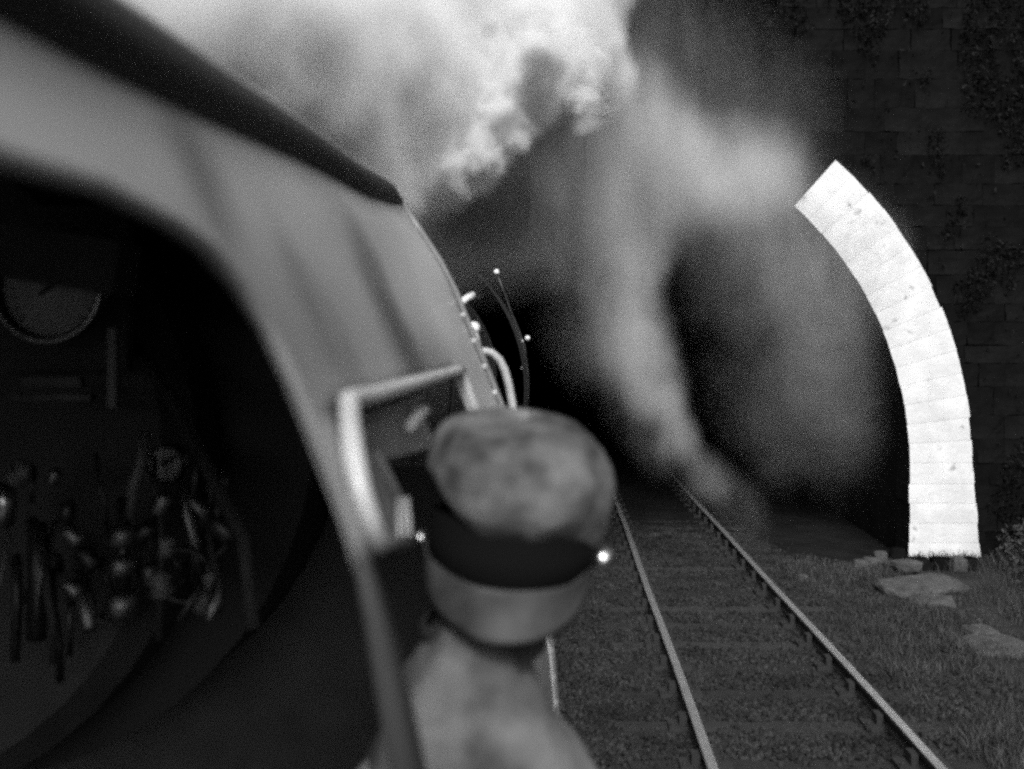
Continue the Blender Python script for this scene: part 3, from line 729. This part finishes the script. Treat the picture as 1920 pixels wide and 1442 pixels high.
# --- inside the cab: backhead and its fittings
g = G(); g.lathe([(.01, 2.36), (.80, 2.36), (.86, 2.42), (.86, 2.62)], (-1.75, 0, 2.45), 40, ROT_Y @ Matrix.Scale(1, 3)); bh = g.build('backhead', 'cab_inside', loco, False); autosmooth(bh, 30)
def disc_gauge(c, r, tilt=0.0, name='pressure_gauge'):
    R = Matrix.Rotation(tilt, 3, 'X') @ Matrix.Rotation(PI / 2, 3, 'X')
    o = G().lathe([(r * .5, .0), (r * .97, .0), (r, .012), (r, .05), (r * .93, .058), (r * .90, .052), (r * .90, .03), (.001, .03)], c, 40, R, False).build(name, 'dull_steel', loco, True)
    d = G().lathe([(.001, .031), (r * .89, .031)], c, 40, R, False).build('dial', 'dial', o)
    rg = G(); rg.tube([c + R @ Vector((r * .985 * math.cos(a), r * .985 * math.sin(a), .054)) for a in np.linspace(0, 2 * PI, 41)], .0035, 6, False); rg.build('rim', 'steel' if r > .08 else 'dull_steel', o, True)
    tk = G()
    for k in range(19):
        a = math.radians(225 - 15 * k); tk.box(c + R @ Vector((r * .78 * math.cos(a), r * .78 * math.sin(a), .036)), (.004, .003, r * .14), Matrix.Rotation(math.radians(90) - a, 3, 'Y'))
    tk.build('scale_marks', 'bead', o)
    nd = G(); v0 = Vector((0, 0, .034)); 
    nd.tube([c + R @ Vector((-.2 * r, -.1 * r, .036)), c + R @ Vector((.6 * r, .45 * r, .036))], .004, 6); nd.build('needle', 'dark_mark', o)
    return o
disc_gauge(P(88, 540, 2.05) + Vector((0, .05, 0)), .112)
disc_gauge(P(322, 866, 2.2), .042)
G().box(P(100, 540, 2.2), (.34, .03, .36)).build('gauge_board', 'cab_inside', loco)
G().box(P(95, 484, 1.93), (.30, .10, .10), Matrix.Rotation(math.radians(9), 3, 'Y')).build('gauge_hood', 'cab_inside', loco)
G().box(P(100, 745, 2.1), (.17, .03, .012)).build('shelf', 'dull_steel', loco)
G().box(P(100, 716, 2.12), (.125, .02, .02)).build('name_plate', 'dull_steel', loco)
G().box(P(213, 690, 2.12), (.018, .02, .17)).build('stay', 'inner_paint', loco)
G().tube([P(235, 620, 2.3), P(330, 760, 2.1), P(410, 920, 2.0), P(455, 1010, 1.95), P(475, 1180, 1.9)], .014, 8).build('rod', 'cab_inside', loco, True)
# water gauge: glass tube in its protector with top and bottom cocks
wg = G().tube([P(232, 930, 2.1), P(232, 1165, 2.1)], .013, 10).build('water_gauge', 'dull_steel', loco, True)
for y_, r_, w_ in ((1005, .03, .05), (1062, .028, .045), (1135, .032, .06)):
    q = G(); q.lathe([(r_ * .4, -w_ / 2), (r_, -w_ / 3), (r_, w_ / 3), (r_ * .4, w_ / 2)], P(230, y_, 2.07), 14); q.build('cock', 'brass', wg, True)
G().tube([P(150, 1075, 2.1), P(158, 1120, 2.05), P(170, 1180, 2.0)], [.012, .02, .012], 10).build('lever', 'brass', loco, True)
for px, y0_, y1_, r_, m__ in ((8, 905, 985, .022, 'steel'), (70, 980, 1200, .02, 'dull_steel'), (30, 1040, 1240, .010, 'dull_steel'), (125, 940, 980, .016, 'dull_steel'), (300, 900, 1200, .008, 'cab_inside')):
    G().tube([P(px, y0_, 2.1), P(px + 3, (y0_ + y1_) / 2, 2.1), P(px - 2, y1_, 2.1)], r_, 10).build('pipe', m__, loco, True)
for c_, r_ in ((P(215, 1110, 2.15), .07), (P(345, 1080, 2.1), .055)):
    o = G(); o.tube([c_ + Vector((r_ * math.cos(a), 0, r_ * math.sin(a))) for a in np.linspace(0, 2 * PI, 25)], .007, 6, False)
    for a in (0, 2.1, 4.2): o.tube([c_, c_ + Vector((r_ * math.cos(a), 0, r_ * math.sin(a)))], .005, 6)
    o.build('handwheel', 'dull_steel', loco, True)
q = G(); q.tube([P(405, 1090, 1.9), P(402, 1130, 1.88), P(392, 1165, 1.86)], [.008, .014, .008], 8); q.build('lever', 'brass', loco, True)
G().tube([P(375, 1080, 2.0), P(370, 1110, 1.98), P(335, 1165, 1.95)], .008, 8).build('lever', 'dull_steel', loco, True)
rc = random.Random(21)
for k in range(26):
    px = rc.uniform(5, 440); py = rc.uniform(880, 1180); d = rc.uniform(1.95, 2.3); L = rc.uniform(30, 130); bx = rc.uniform(-30, 30)
    G().tube([P(px, py - L, d), P(px + bx * .3, py - L * .3, d - .02), P(px + bx, py + L * .3, d - .03), P(px + bx * 1.1, py + L, d)], rc.uniform(.004, .013), 8).build('pipe', rc.choice(['dull_steel', 'dull_steel', 'inner_paint', 'brass', 'cab_inside']), loco, True)
for k in range(16):
    c_ = P(rc.uniform(5, 430), rc.uniform(880, 1200), rc.uniform(1.9, 2.15)); r_ = rc.uniform(.012, .024)
    q = G(); q.lathe([(r_ * .4, -r_ * 1.2), (r_, -r_ * .8), (r_ * .8, 0), (r_, r_ * .8), (r_ * .3, r_ * 1.3)], c_, 12, Matrix.Rotation(rc.uniform(-1, 1), 3, 'Y')); q.build('valve', rc.choice(['dull_steel', 'brass', 'inner_paint']), loco, True)
seat = G(); seat.box((-.55, 1.3, 1.5), (.45, .4, .08)); seat.build('seat', 'cab_inside', loco)
G().box((-.55, 1.3, 1.29), (.3, .3, .37)).build('seat_box', 'cab_inside', loco)

# ------------------------------------------------------------------ the driver
per = thing('person', 'man in pale jacket and soft grey cap leaning out of the cab window', 'person', (-.5, 1.3, 1.1))
def skin(name, pts, edges, rad, m, par, root=0, sub=2, label=None):
    me = bpy.data.meshes.new(name); me.from_pydata([tuple(p) for p in pts], edges, []); me.materials.append(M[m])
    o = link(bpy.data.objects.new(name, me)); o.parent = par
    off = Vector(per['_base']); o.matrix_parent_inverse = Matrix.Translation(-off)
    md = o.modifiers.new('skin', 'SKIN')
    sv = me.skin_vertices[0].data
    for i, r in enumerate(rad): sv[i].radius = (r, r) if not isinstance(r, tuple) else r; sv[i].use_root = (i == root)
    md.use_smooth_shade = True
    s = o.modifiers.new('sub', 'SUBSURF'); s.levels = sub; s.render_levels = sub
    if label: o['label'] = label
    return o
J = {'pelvis': (-.55, 1.27, 1.60), 'belly': (-.42, 1.28, 1.80), 'chest': (-.26, 1.31, 2.02), 'neckb': (-.125, 1.36, 2.268), 'neck': (-.095, 1.385, 2.32), 'head': (-.068, 1.40, 2.42), 'top': (-.062, 1.41, 2.52),
     'rs': (-.055, 1.33, 2.12), 're': (-.02, 1.50, 1.90), 'rw': (-.05, 1.74, 1.985), 'ls': (-.24, 1.34, 2.06), 'le': (-.50, 1.52, 1.80), 'lw': (-.56, 1.74, 1.82),
     'rh': (-.46, 1.32, 1.58), 'rk': (-.42, 1.72, 1.60), 'ra': (-.42, 1.74, 1.20), 'rt': (-.42, 1.90, 1.16), 'lh': (-.66, 1.32, 1.58), 'lk': (-.68, 1.72, 1.60), 'la': (-.68, 1.74, 1.20), 'lt': (-.68, 1.90, 1.16)}
names = list(J); idx = {k: i for i, k in enumerate(names)}
E = [('pelvis', 'belly'), ('belly', 'chest'), ('chest', 'neckb'), ('neckb', 'neck'), ('neck', 'head'), ('head', 'top'), ('chest', 'rs'), ('rs', 're'), ('re', 'rw'), ('chest', 'ls'), ('ls', 'le'), ('le', 'lw'),
     ('pelvis', 'rh'), ('rh', 'rk'), ('rk', 'ra'), ('ra', 'rt'), ('pelvis', 'lh'), ('lh', 'lk'), ('lk', 'la'), ('la', 'lt')]
Rr = {'pelvis': .12, 'belly': .125, 'chest': .10, 'neckb': .045, 'neck': .045, 'head': .082, 'top': .07, 'rs': .05, 're': .038, 'rw': .028, 'ls': .05, 'le': .038, 'lw': .028, 'rh': .08, 'rk': .06, 'ra': .04, 'rt': .035, 'lh': .08, 'lk': .06, 'la': .04, 'lt': .035}
skin('body', [J[k] for k in names], [(idx[a], idx[b]) for a, b in E], [Rr[k] for k in names], 'skin', per)
SEC = [(2.372, -.165, -.068, 1.372, .074), (2.345, -.178, -.066, 1.368, .084), (2.315, -.198, -.060, 1.364, .092), (2.285, -.215, -.048, 1.36, .10), (2.25, -.232, -.028, 1.355, .108), (2.21, -.248, -.002, 1.35, .116),
       (2.17, -.262, .030, 1.345, .122), (2.13, -.280, .052, 1.34, .126), (2.06, -.32, .055, 1.335, .13), (1.95, -.40, -.01, 1.32, .13), (1.80, -.50, -.14, 1.30, .135), (1.65, -.62, -.28, 1.28, .14), (1.52, -.70, -.36, 1.28, .14)]
sz = np.array(SEC)[::-1]; zq = np.linspace(1.52, 2.372, 46); vs = []; fs = []; na = 48
for z in zq[::-1]:
    x0, x1, yc, hd_ = [float(np.interp(z, sz[:, 0], sz[:, k])) for k in (1, 2, 3, 4)]
    for i in range(na):
        a = 2 * PI * i / na; ca, sa = math.cos(a), math.sin(a)
        p = Vector(((x0 + x1) / 2 + (x1 - x0) / 2 * math.copysign(abs(ca) ** .85, ca), yc + hd_ * math.copysign(abs(sa) ** .85, sa), z))
        nrm = Vector((ca, sa, .2)); f_ = .012 * noise.noise(Vector((p.x * 9 + p.z * 7, p.y * 9, p.z * 11))) + .006 * noise.noise(p * 26)
        vs.append(p + nrm * f_)
nr2 = len(zq)
for j in range(nr2 - 1):
    for i in range(na): i2 = (i + 1) % na; fs.append((j * na + i, (j + 1) * na + i, (j + 1) * na + i2, j * na + i2))
mesh('jacket', vs, fs, 'jacket', per, True)
tx = bpy.data.textures.new('folds', 'CLOUDS'); tx.noise_scale = .09; tx.noise_depth = 2
for pts_ in (((-.045, 1.34, 2.07), J['re'], J['rw']), ((-.24, 1.34, 2.06), (-.40, 1.50, 1.84), J['lw'])):
    sv_ = skin('sleeve', [Vector(q) for q in pts_], [(0, 1), (1, 2)], [.085, .062, .044], 'jacket', per, sub=3)
    dm = sv_.modifiers.new('folds', 'DISPLACE'); dm.texture = tx; dm.strength = .016; dm.mid_level = .5
tn = ['pelvis', 'rh', 'rk', 'ra', 'lh', 'lk', 'la']; ti = {k: i for i, k in enumerate(tn)}
TR = {'pelvis': .155, 'rh': .1, 'rk': .08, 'ra': .062, 'lh': .1, 'lk': .08, 'la': .062}
skin('trousers', [J[k] for k in tn], [(ti[a], ti[b]) for a, b in E if a in ti and b in ti], [TR[k] for k in tn], 'trousers', per)
for s in 'rl':
    a, t = Vector(J[s + 'a']), Vector(J[s + 't']); skin('boot', [a + Vector((0, -.04, -.02)), a + Vector((0, .03, -.035)), t], [(0, 1), (1, 2)], [.05, .052, .042], 'trousers', per)
def hand(wrist, fwd, side, grip):
    wv = Vector(wrist); f = Vector(fwd).normalized(); s = Vector(side).normalized(); dn = Vector(grip).normalized()
    pts = [wv, wv + f * .045, wv + f * .085]; ed = [(0, 1), (1, 2)]; rd = [.026, (.022, .036), (.02, .034)]
    skin('hand', pts, ed, [.026, .03, .028], 'skin', per)
    for k, (o_, L) in enumerate(((-.03, .072), (-.01, .082), (.01, .076), (.03, .060))):
        b = wv + f * .075 + s * o_
        q = [b, b + f * L * .42, b + f * L * .62 + dn * L * .32, b + f * L * .5 + dn * L * .62]
        skin('finger', q, [(0, 1), (1, 2), (2, 3)], [.0095, .009, .0085, .007], 'skin', per)
    b = wv + f * .03 - s * .028
    skin('thumb', [b, b - s * .025 + f * .02, b - s * .03 + f * .045 + dn * .02], [(0, 1), (1, 2)], [.012, .0105, .008], 'skin', per)
hand(J['rw'], (-.2, .9, .25), (-.1, .2, 1), (-1, 0, 0))
hand(J['lw'], (0, .8, .5), (1, 0, 0), (0, .5, -1))
# head details: skull, ears, nose, hair, under the cap (he looks forward, away from us)
tiltR = Matrix.Rotation(math.radians(6.5), 3, 'Y') @ Matrix.Rotation(math.radians(-2), 3, 'X')
HC = Vector((-.066, 1.405, 2.44))
g = G(); g.lathe([(.001, -.13), (.045, -.12), (.07, -.09), (.082, -.04), (.086, 0), (.08, .05), (.05, .09), (.001, .1)], (0, 0, 0), 28)
for v in g.v: v.y *= 1.18; v.y += .012 if v.z < -.06 else 0
g.v = [HC + tiltR @ v for v in g.v]; hd = g.build('head', 'skin', per, True)
g = G()
for v in ([Vector((0, .115, -.015)), Vector((.014, .105, -.055)), Vector((-.014, .105, -.055)), Vector((0, .135, -.05)), Vector((0, .09, .0))],):
    g.add([HC + tiltR @ q for q in v], [(0, 1, 3), (0, 3, 2), (1, 2, 3), (0, 4, 1), (0, 2, 4)])
g.build('nose', 'skin', hd)
for s in (1, -1):
    g = G(); g.lathe([(.001, -.007), (.018, -.006), (.021, .0), (.016, .006), (.001, .003)], (0, 0, 0), 14, Matrix.Rotation(PI / 2, 3, 'Y'))
    for v in g.v: v.z *= 1.5
    g.v = [HC + tiltR @ (v + Vector((s * .088, .01, -.045))) for v in g.v]; g.build('ear', 'skin', hd, True)
    g = G(); g.ball((0, 0, 0), .012, 6); g.v = [HC + tiltR @ (v + Vector((s * .032, .088, -.01))) for v in g.v]; g.build('eye', 'white_rod', hd, True)
g = G(); g.tube([HC + tiltR @ Vector((-.022, .097, -.082)), HC + tiltR @ Vector((0, .104, -.08)), HC + tiltR @ Vector((.022, .097, -.082))], .005, 6); g.build('mouth', 'cap_peak', hd, True)
g = G(); g.lathe([(.070, -.085), (.087, -.05), (.091, -.01), (.09, .02)], (0, 0, 0), 28, None, False)
g.v = [HC + tiltR @ Vector((v.x, v.y * 1.18 - .004, v.z)) for v in g.v if True]
keep = [f for f in g.f if all((tiltR.inverted() @ (g.v[i] - HC)).y < .05 for i in f)]
g.f = keep; g.build('hair', 'hair', per, True)
# cap: soft crown, band, peak turned to the back, two buttons
CC = Vector((-.062, 1.395, 2.540))
cap = None
pr = [(.001, .088), (.03, .088), (.06, .084), (.088, .073), (.110, .057), (.126, .036), (.1345, .012), (.136, -.012), (.133, -.034), (.126, -.052), (.118, -.064), (.112, -.070)]
g = G(); g.lathe(pr, (0, 0, 0), 72, None, False)
# subdivide rings by resampling
pz = np.array(pr); tt = np.linspace(0, len(pr) - 1, 40); pr2 = list(zip(np.interp(tt, range(len(pr)), pz[:, 0]), np.interp(tt, range(len(pr)), pz[:, 1])))
g = G(); g.lathe(pr2, (0, 0, 0), 96, None, False)
nv = []
for v in g.v:
    n1 = noise.noise(v * 11 + Vector((3, 1, 0))); n2 = noise.noise(v * 24 + Vector((0, 7, 2)))
    side = v.x
    q = v * (1 + .085 * n1 + .015 * n2)
    low = max(0, -v.z) / .07
    # the cloth sags lower on the right and is drawn up on the left
    a = math.atan2(v.y, v.x)
    q.z += low * (-.034 * math.cos(a) - .013 * math.sin(3 * a + .6)) - .10 * v.x * (1 - low)
    q.z += -.012 * max(0, math.cos(a + 2.3)) * (1 - low) 
    q.x += .006 * (v.z / .09)
    nv.append(CC + tiltR @ Vector((q.x * 1.0, q.y, q.z)))
g.v = nv; crown = g.build('cap_crown', 'cap_cloth', per, True)
vs = []; fs = []; nb = 72
for i in range(nb):
    a = 2 * PI * i / nb; cs = max(0, math.cos(a + PI / 2))
    zb = -.104 - .036 * cs ** 1.5  # black band dips over the peak, standing in for shade there
    for r, z in ((.112, -.058), (.1168, -.070), (.1165 + .004 * cs, (-.07 + zb) / 2), (.116 + .012 * cs, zb), (.108, zb - .002), (.104, zb + .01)):
        vs.append(CC + tiltR @ Vector((r * math.cos(a), r * math.sin(a), z)))
for i in range(nb):
    for k in range(5): i2 = (i + 1) % nb; fs.append((i * 6 + k, i2 * 6 + k, i2 * 6 + k + 1, i * 6 + k + 1))
mesh('cap_band', vs, fs, 'cap_band', per, True)
vs = []; fs = []; na, nr_ = 36, 10
for j in range(nr_ + 1):
    for i in range(na + 1):
        a = math.radians(-90 - 86 + 172 * i / na); t = j / nr_
        cs = max(0, math.cos(a + PI / 2)); r = .1165 + .012 * cs + (.014 * cs - .010 * (1 - cs)) * t + .001
        zz = -.102 - .036 * cs ** 1.5 - (.058 * cs ** 1.5) * (.7 * t + .3 * t * t) - .008 * t
        k_ = 1 + .05 * noise.noise(Vector((r * math.cos(a) * 14, r * math.sin(a) * 14, t * 1.2)))
        vs.append(CC + tiltR @ Vector((r * k_ * math.cos(a), r * k_ * math.sin(a), zz + .006 * t * noise.noise(Vector((a * 2.2, 0, 3))))))
m_ = na + 1; fs = [(j * m_ + i, j * m_ + i + 1, (j + 1) * m_ + i + 1, (j + 1) * m_ + i) for j in range(nr_) for i in range(na)]
pk = mesh('cap_peak', vs, fs, 'cap_peak', per, True); q = pk.modifiers.new('t', 'SOLIDIFY'); q.thickness = .003; q.offset = 0
rim = [vs[nr_ * m_ + i] for i in range(na + 1)]
G().tube(rim, .0025, 8).build('rim', 'cap_band', pk, True)
for s, r_ in ((1, .0165), (-1, .011)):
    g = G(); g.ball((0, 0, 0), r_, 8); cb = CC + tiltR @ Vector((s * .127, -.012, -.104 if s > 0 else -.104)); g.v = [cb + v for v in g.v]
    g.build('cap_button', 'steel', per, True)
# collar, turned up round the neck; near-black to stand in for shade under the peak
g = G(); g.lathe([(.058, .070), (.062, .074), (.067, .066), (.070, .045), (.074, .025), (.082, .0), (.088, -.02)], (0, 0, 0), 40, None, False)
CR = Matrix.Rotation(math.radians(-22), 3, 'Y') @ Matrix.Rotation(math.radians(8), 3, 'X')
g.v = [Vector((-.112, 1.372, 2.30)) + CR @ (v * (1 + .05 * noise.noise(v * 22))) for v in g.v]; q = g.build('collar', 'collar', per, True)

# ------------------------------------------------------------------ steam and smoke (volume grids)
def smoke(name, blobs, cut, res, bounds, gain, colour, erode, nscale, label, seed=0.0, aniso=0.0, warp=0.25, stretch=(1, 1, 1)):
    ng = bpy.data.node_groups.new(name, 'GeometryNodeTree')
    ng.interface.new_socket('Geometry', in_out='OUTPUT', socket_type='NodeSocketGeometry')
    N = ng.nodes; L = ng.links
    pos = N.new('GeometryNodeInputPosition').outputs[0]
    def vm(op, a, b=None, scale=None):
        n = N.new('ShaderNodeVectorMath'); n.operation = op
        for i, q in enumerate((a, b)):
            if q is None: continue
            if isinstance(q, (tuple, Vector, list)): n.inputs[i].default_value = tuple(q)
            else: L.new(q, n.inputs[i])
        if scale is not None:
            if isinstance(scale, (int, float)): n.inputs['Scale'].default_value = scale
            else: L.new(scale, n.inputs['Scale'])
        return n.outputs['Value'] if op in ('DOT_PRODUCT', 'LENGTH', 'DISTANCE') else n.outputs['Vector']
    def mm(op, a, b=None, c=None, clamp=False):
        n = N.new('ShaderNodeMath'); n.operation = op; n.use_clamp = clamp
        for i, q in enumerate((a, b, c)):
            if q is None: continue
            if isinstance(q, (int, float)): n.inputs[i].default_value = q
            else: L.new(q, n.inputs[i])
        return n.outputs[0]
    nz = N.new('ShaderNodeTexNoise'); nz.inputs['Scale'].default_value = nscale * .6; nz.inputs['Detail'].default_value = 3
    off = vm('ADD', pos, (seed, seed * 2, 0)); L.new(off, nz.inputs['Vector'])
    wv = vm('SCALE', vm('SUBTRACT', nz.outputs['Color'], (.5, .5, .5)), None, warp * 2)
    p = vm('ADD', pos, wv)
    total = None
    for (a, b, r, amp) in blobs:
        a = Vector(a); b = Vector(b)
        if (b - a).length < 1e-4: dist = vm('DISTANCE', p, a)
        else:
            ab = b - a; t = mm('DIVIDE', vm('DOT_PRODUCT', vm('SUBTRACT', p, a), ab), ab.length_squared, clamp=True)
            q = vm('ADD', vm('SCALE', ab, None, t), a); dist = vm('DISTANCE', p, q)
        f = mm('SUBTRACT', 1.0, mm('DIVIDE', dist, r), clamp=True)
        f = mm('MULTIPLY', mm('MULTIPLY', f, mm('SUBTRACT', 3.0, mm('MULTIPLY', f, 2.0))), mm('MULTIPLY', f, amp))
        total = f if total is None else mm('ADD', total, f)
    n2 = N.new('ShaderNodeTexNoise'); n2.inputs['Scale'].default_value = nscale; n2.inputs['Detail'].default_value = 7; n2.inputs['Roughness'].default_value = .68
    L.new(vm('MULTIPLY', off, stretch), n2.inputs['Vector'])
    er = mm('MULTIPLY', mm('SUBTRACT', n2.outputs[0], .42), erode)
    er = mm('ADD', 1.0, mm('MULTIPLY', er, -1.0))
    dens = mm('MULTIPLY', total, mm('MAXIMUM', 0.0, er))
    dens = mm('MINIMUM', mm('MAXIMUM', 0.0, mm('SUBTRACT', dens, cut)), 1.6)
    dens = mm('MULTIPLY', dens, gain)
    vc = N.new('GeometryNodeVolumeCube'); L.new(dens, vc.inputs['Density'])
    vc.inputs['Min'].default_value = bounds[0]; vc.inputs['Max'].default_value = bounds[1]
    for k, s in enumerate('XYZ'): vc.inputs['Resolution ' + s].default_value = int((bounds[1][k] - bounds[0][k]) / res)
    sm_ = N.new('GeometryNodeSetMaterial')
    m = bpy.data.materials.new(name); m.use_nodes = True; t = m.node_tree; t.nodes.clear()
    pv = t.nodes.new('ShaderNodeVolumePrincipled'); ou = t.nodes.new('ShaderNodeOutputMaterial'); t.links.new(pv.outputs[0], ou.inputs['Volume'])
    pv.inputs['Color'].default_value = (colour,) * 3 + (1,); pv.inputs['Density'].default_value = 1.0; pv.inputs['Anisotropy'].default_value = aniso
    sm_.inputs['Material'].default_value = m; L.new(vc.outputs[0], sm_.inputs['Geometry'])
    go = N.new('NodeGroupOutput'); L.new(sm_.outputs[0], go.inputs[0])
    me = bpy.data.meshes.new(name); me.materials.append(m)
    o = link(bpy.data.objects.new(name, me)); md = o.modifiers.new('volume', 'NODES'); md.node_group = ng
    tag(o, label, 'smoke', kind='stuff'); return o
def B(px, py, d, rpx, amp, px2=None, py2=None, d2=None):
    a = P(px, py, d); b = P(px2, py2, d2 if d2 else d) if px2 is not None else a
    return (a, b, rpx / F * d, amp)
cloud = [
    B(860, 230, 9.6, 170, 1.3, 960, 110, 10.5), B(1000, 60, 11, 210, 1.2), B(900, 20, 11, 230, 1.2, 700, 40, 9), B(700, 150, 9, 240, 1.3, 520, 20, 7.5),
    B(640, 290, 8.5, 210, 1.6, 740, 290, 9.5), B(590, 220, 8.0, 230, 1.6), B(740, 200, 9, 200, 1.4), B(420, 60, 6.6, 230, 1.0), B(480, 40, 7, 300, 1.1), B(790, 270, 9.8, 100, 1.4, 900, 265, 10), B(1090, 140, 11.8, 130, 1.4), B(300, -60, 6, 260, .9), B(1050, -40, 11, 180, 1.3),
    B(1060, 60, 10.8, 130, 1.4), B(900, 150, 10, 130, 1.2), B(520, 190, 7.6, 170, 1.0),
]
smoke('steam_cloud', cloud, .10, .075, ((-5.2, 4.2, 3.0), (3.4, 14.2, 8.8)), 9.0, .95, 2.2, 2.2, 'white steam pouring back from the chimney over the cab roof', 0.0, aniso=-.35, warp=.35)
jet = [B(780, 325, 8.8, 55, .9, 900, 300, 8.9), B(860, 285, 8.9, 90, 1.0, 940, 250, 9.0), B(930, 245, 9.1, 90, 1.0, 970, 130, 9.6), B(1080, 110, 9.8, 100, .9, 990, 50, 9.8), B(840, 150, 9.2, 120, .8, 900, 60, 9.5), B(1100, 200, 9.9, 70, .8)]
smoke('steam_jet', jet, .10, .036, ((-1.75, 8.35, 4.0), (.55, 10.6, 6.5)), 10, .95, 6.5, 5.2, 'crisp torn edge of the white steam where it leaves the chimney', 2.0, aniso=-.1, warp=.30)
veil = [
    B(1140, 190, 12.4, 150, .50, 1230, 270, 13.2), B(1200, 320, 13.4, 150, .45, 1400, 345, 13.8), B(1300, 350, 13.5, 110, .55, 1400, 350, 13.8), B(780, 400, 11.2, 230, .62, 1020, 370, 11.6), B(1060, 330, 10.8, 170, .16, 1050, 440, 11.6),
    B(1270, 345, 13.6, 110, .65, 1185, 440, 13.6), B(1175, 440, 13.6, 100, .72, 1165, 540, 13.5), B(1165, 530, 13.5, 92, .72, 1190, 650, 13.3), B(1190, 640, 13.3, 78, .62, 1235, 750, 13.0), B(1232, 745, 13.0, 62, .46, 1275, 825, 12.9), B(1270, 815, 12.9, 60, .20, 1330, 900, 12.8), B(1330, 900, 12.8, 80, .08, 1400, 960, 12.8),
    B(1080, 430, 13, 150, .12, 1130, 620, 12.6), B(1130, 640, 12.6, 110, .10, 1240, 820, 12.6),
    B(1230, 90, 13, 250, .045, 1400, 240, 13.4), B(1400, 380, 13.9, 190, .14, 1560, 500, 14.0),
]
smoke('steam_streamer', veil, .004, .075, ((-3.4, 9.8, -.1), (5.0, 14.3, 8.6)), 2.7, .80, 3.0, 2.0, 'thin white steam curling down in front of the tunnel mouth', 11.0, warp=.30, stretch=(1.7, 1.0, .5))
bore = [B(1360, 380, 15.0, 260, .12, 1600, 560, 15.4), B(1480, 560, 15.8, 320, .065, 1520, 740, 15.8), B(1420, 470, 15.2, 120, .08, 1560, 640, 15.2), B(1500, 690, 15.2, 120, .06, 1580, 800, 15.2)]
smoke('tunnel_smoke', bore, .012, .1, ((-2.0, 13.9, -.1), (4.9, 17.6, 6.1)), 2.6, .82, 3.2, 1.3, 'faint pale smoke drifting just inside the tunnel', 5.0, warp=.5)
dark = [B(1005, 205, 9.0, 48, 3.2, 1015, 130, 9.0), B(965, 240, 8.9, 48, 3.0), B(1060, 310, 11.4, 130, 1.2, 1070, 390, 11.6), B(860, 380, 10.6, 120, .9, 960, 400, 11)]
smoke('coal_smoke', dark, .06, .07, ((-2.4, 8.4, 3.2), (1.8, 13.2, 7.4)), 4.5, .26, 2.6, 2.2, 'dark coal smoke mixed with the white steam above the locomotive', 4.0, warp=.35)

for o in sc.objects:
    if '_base' in o: del o['_base']
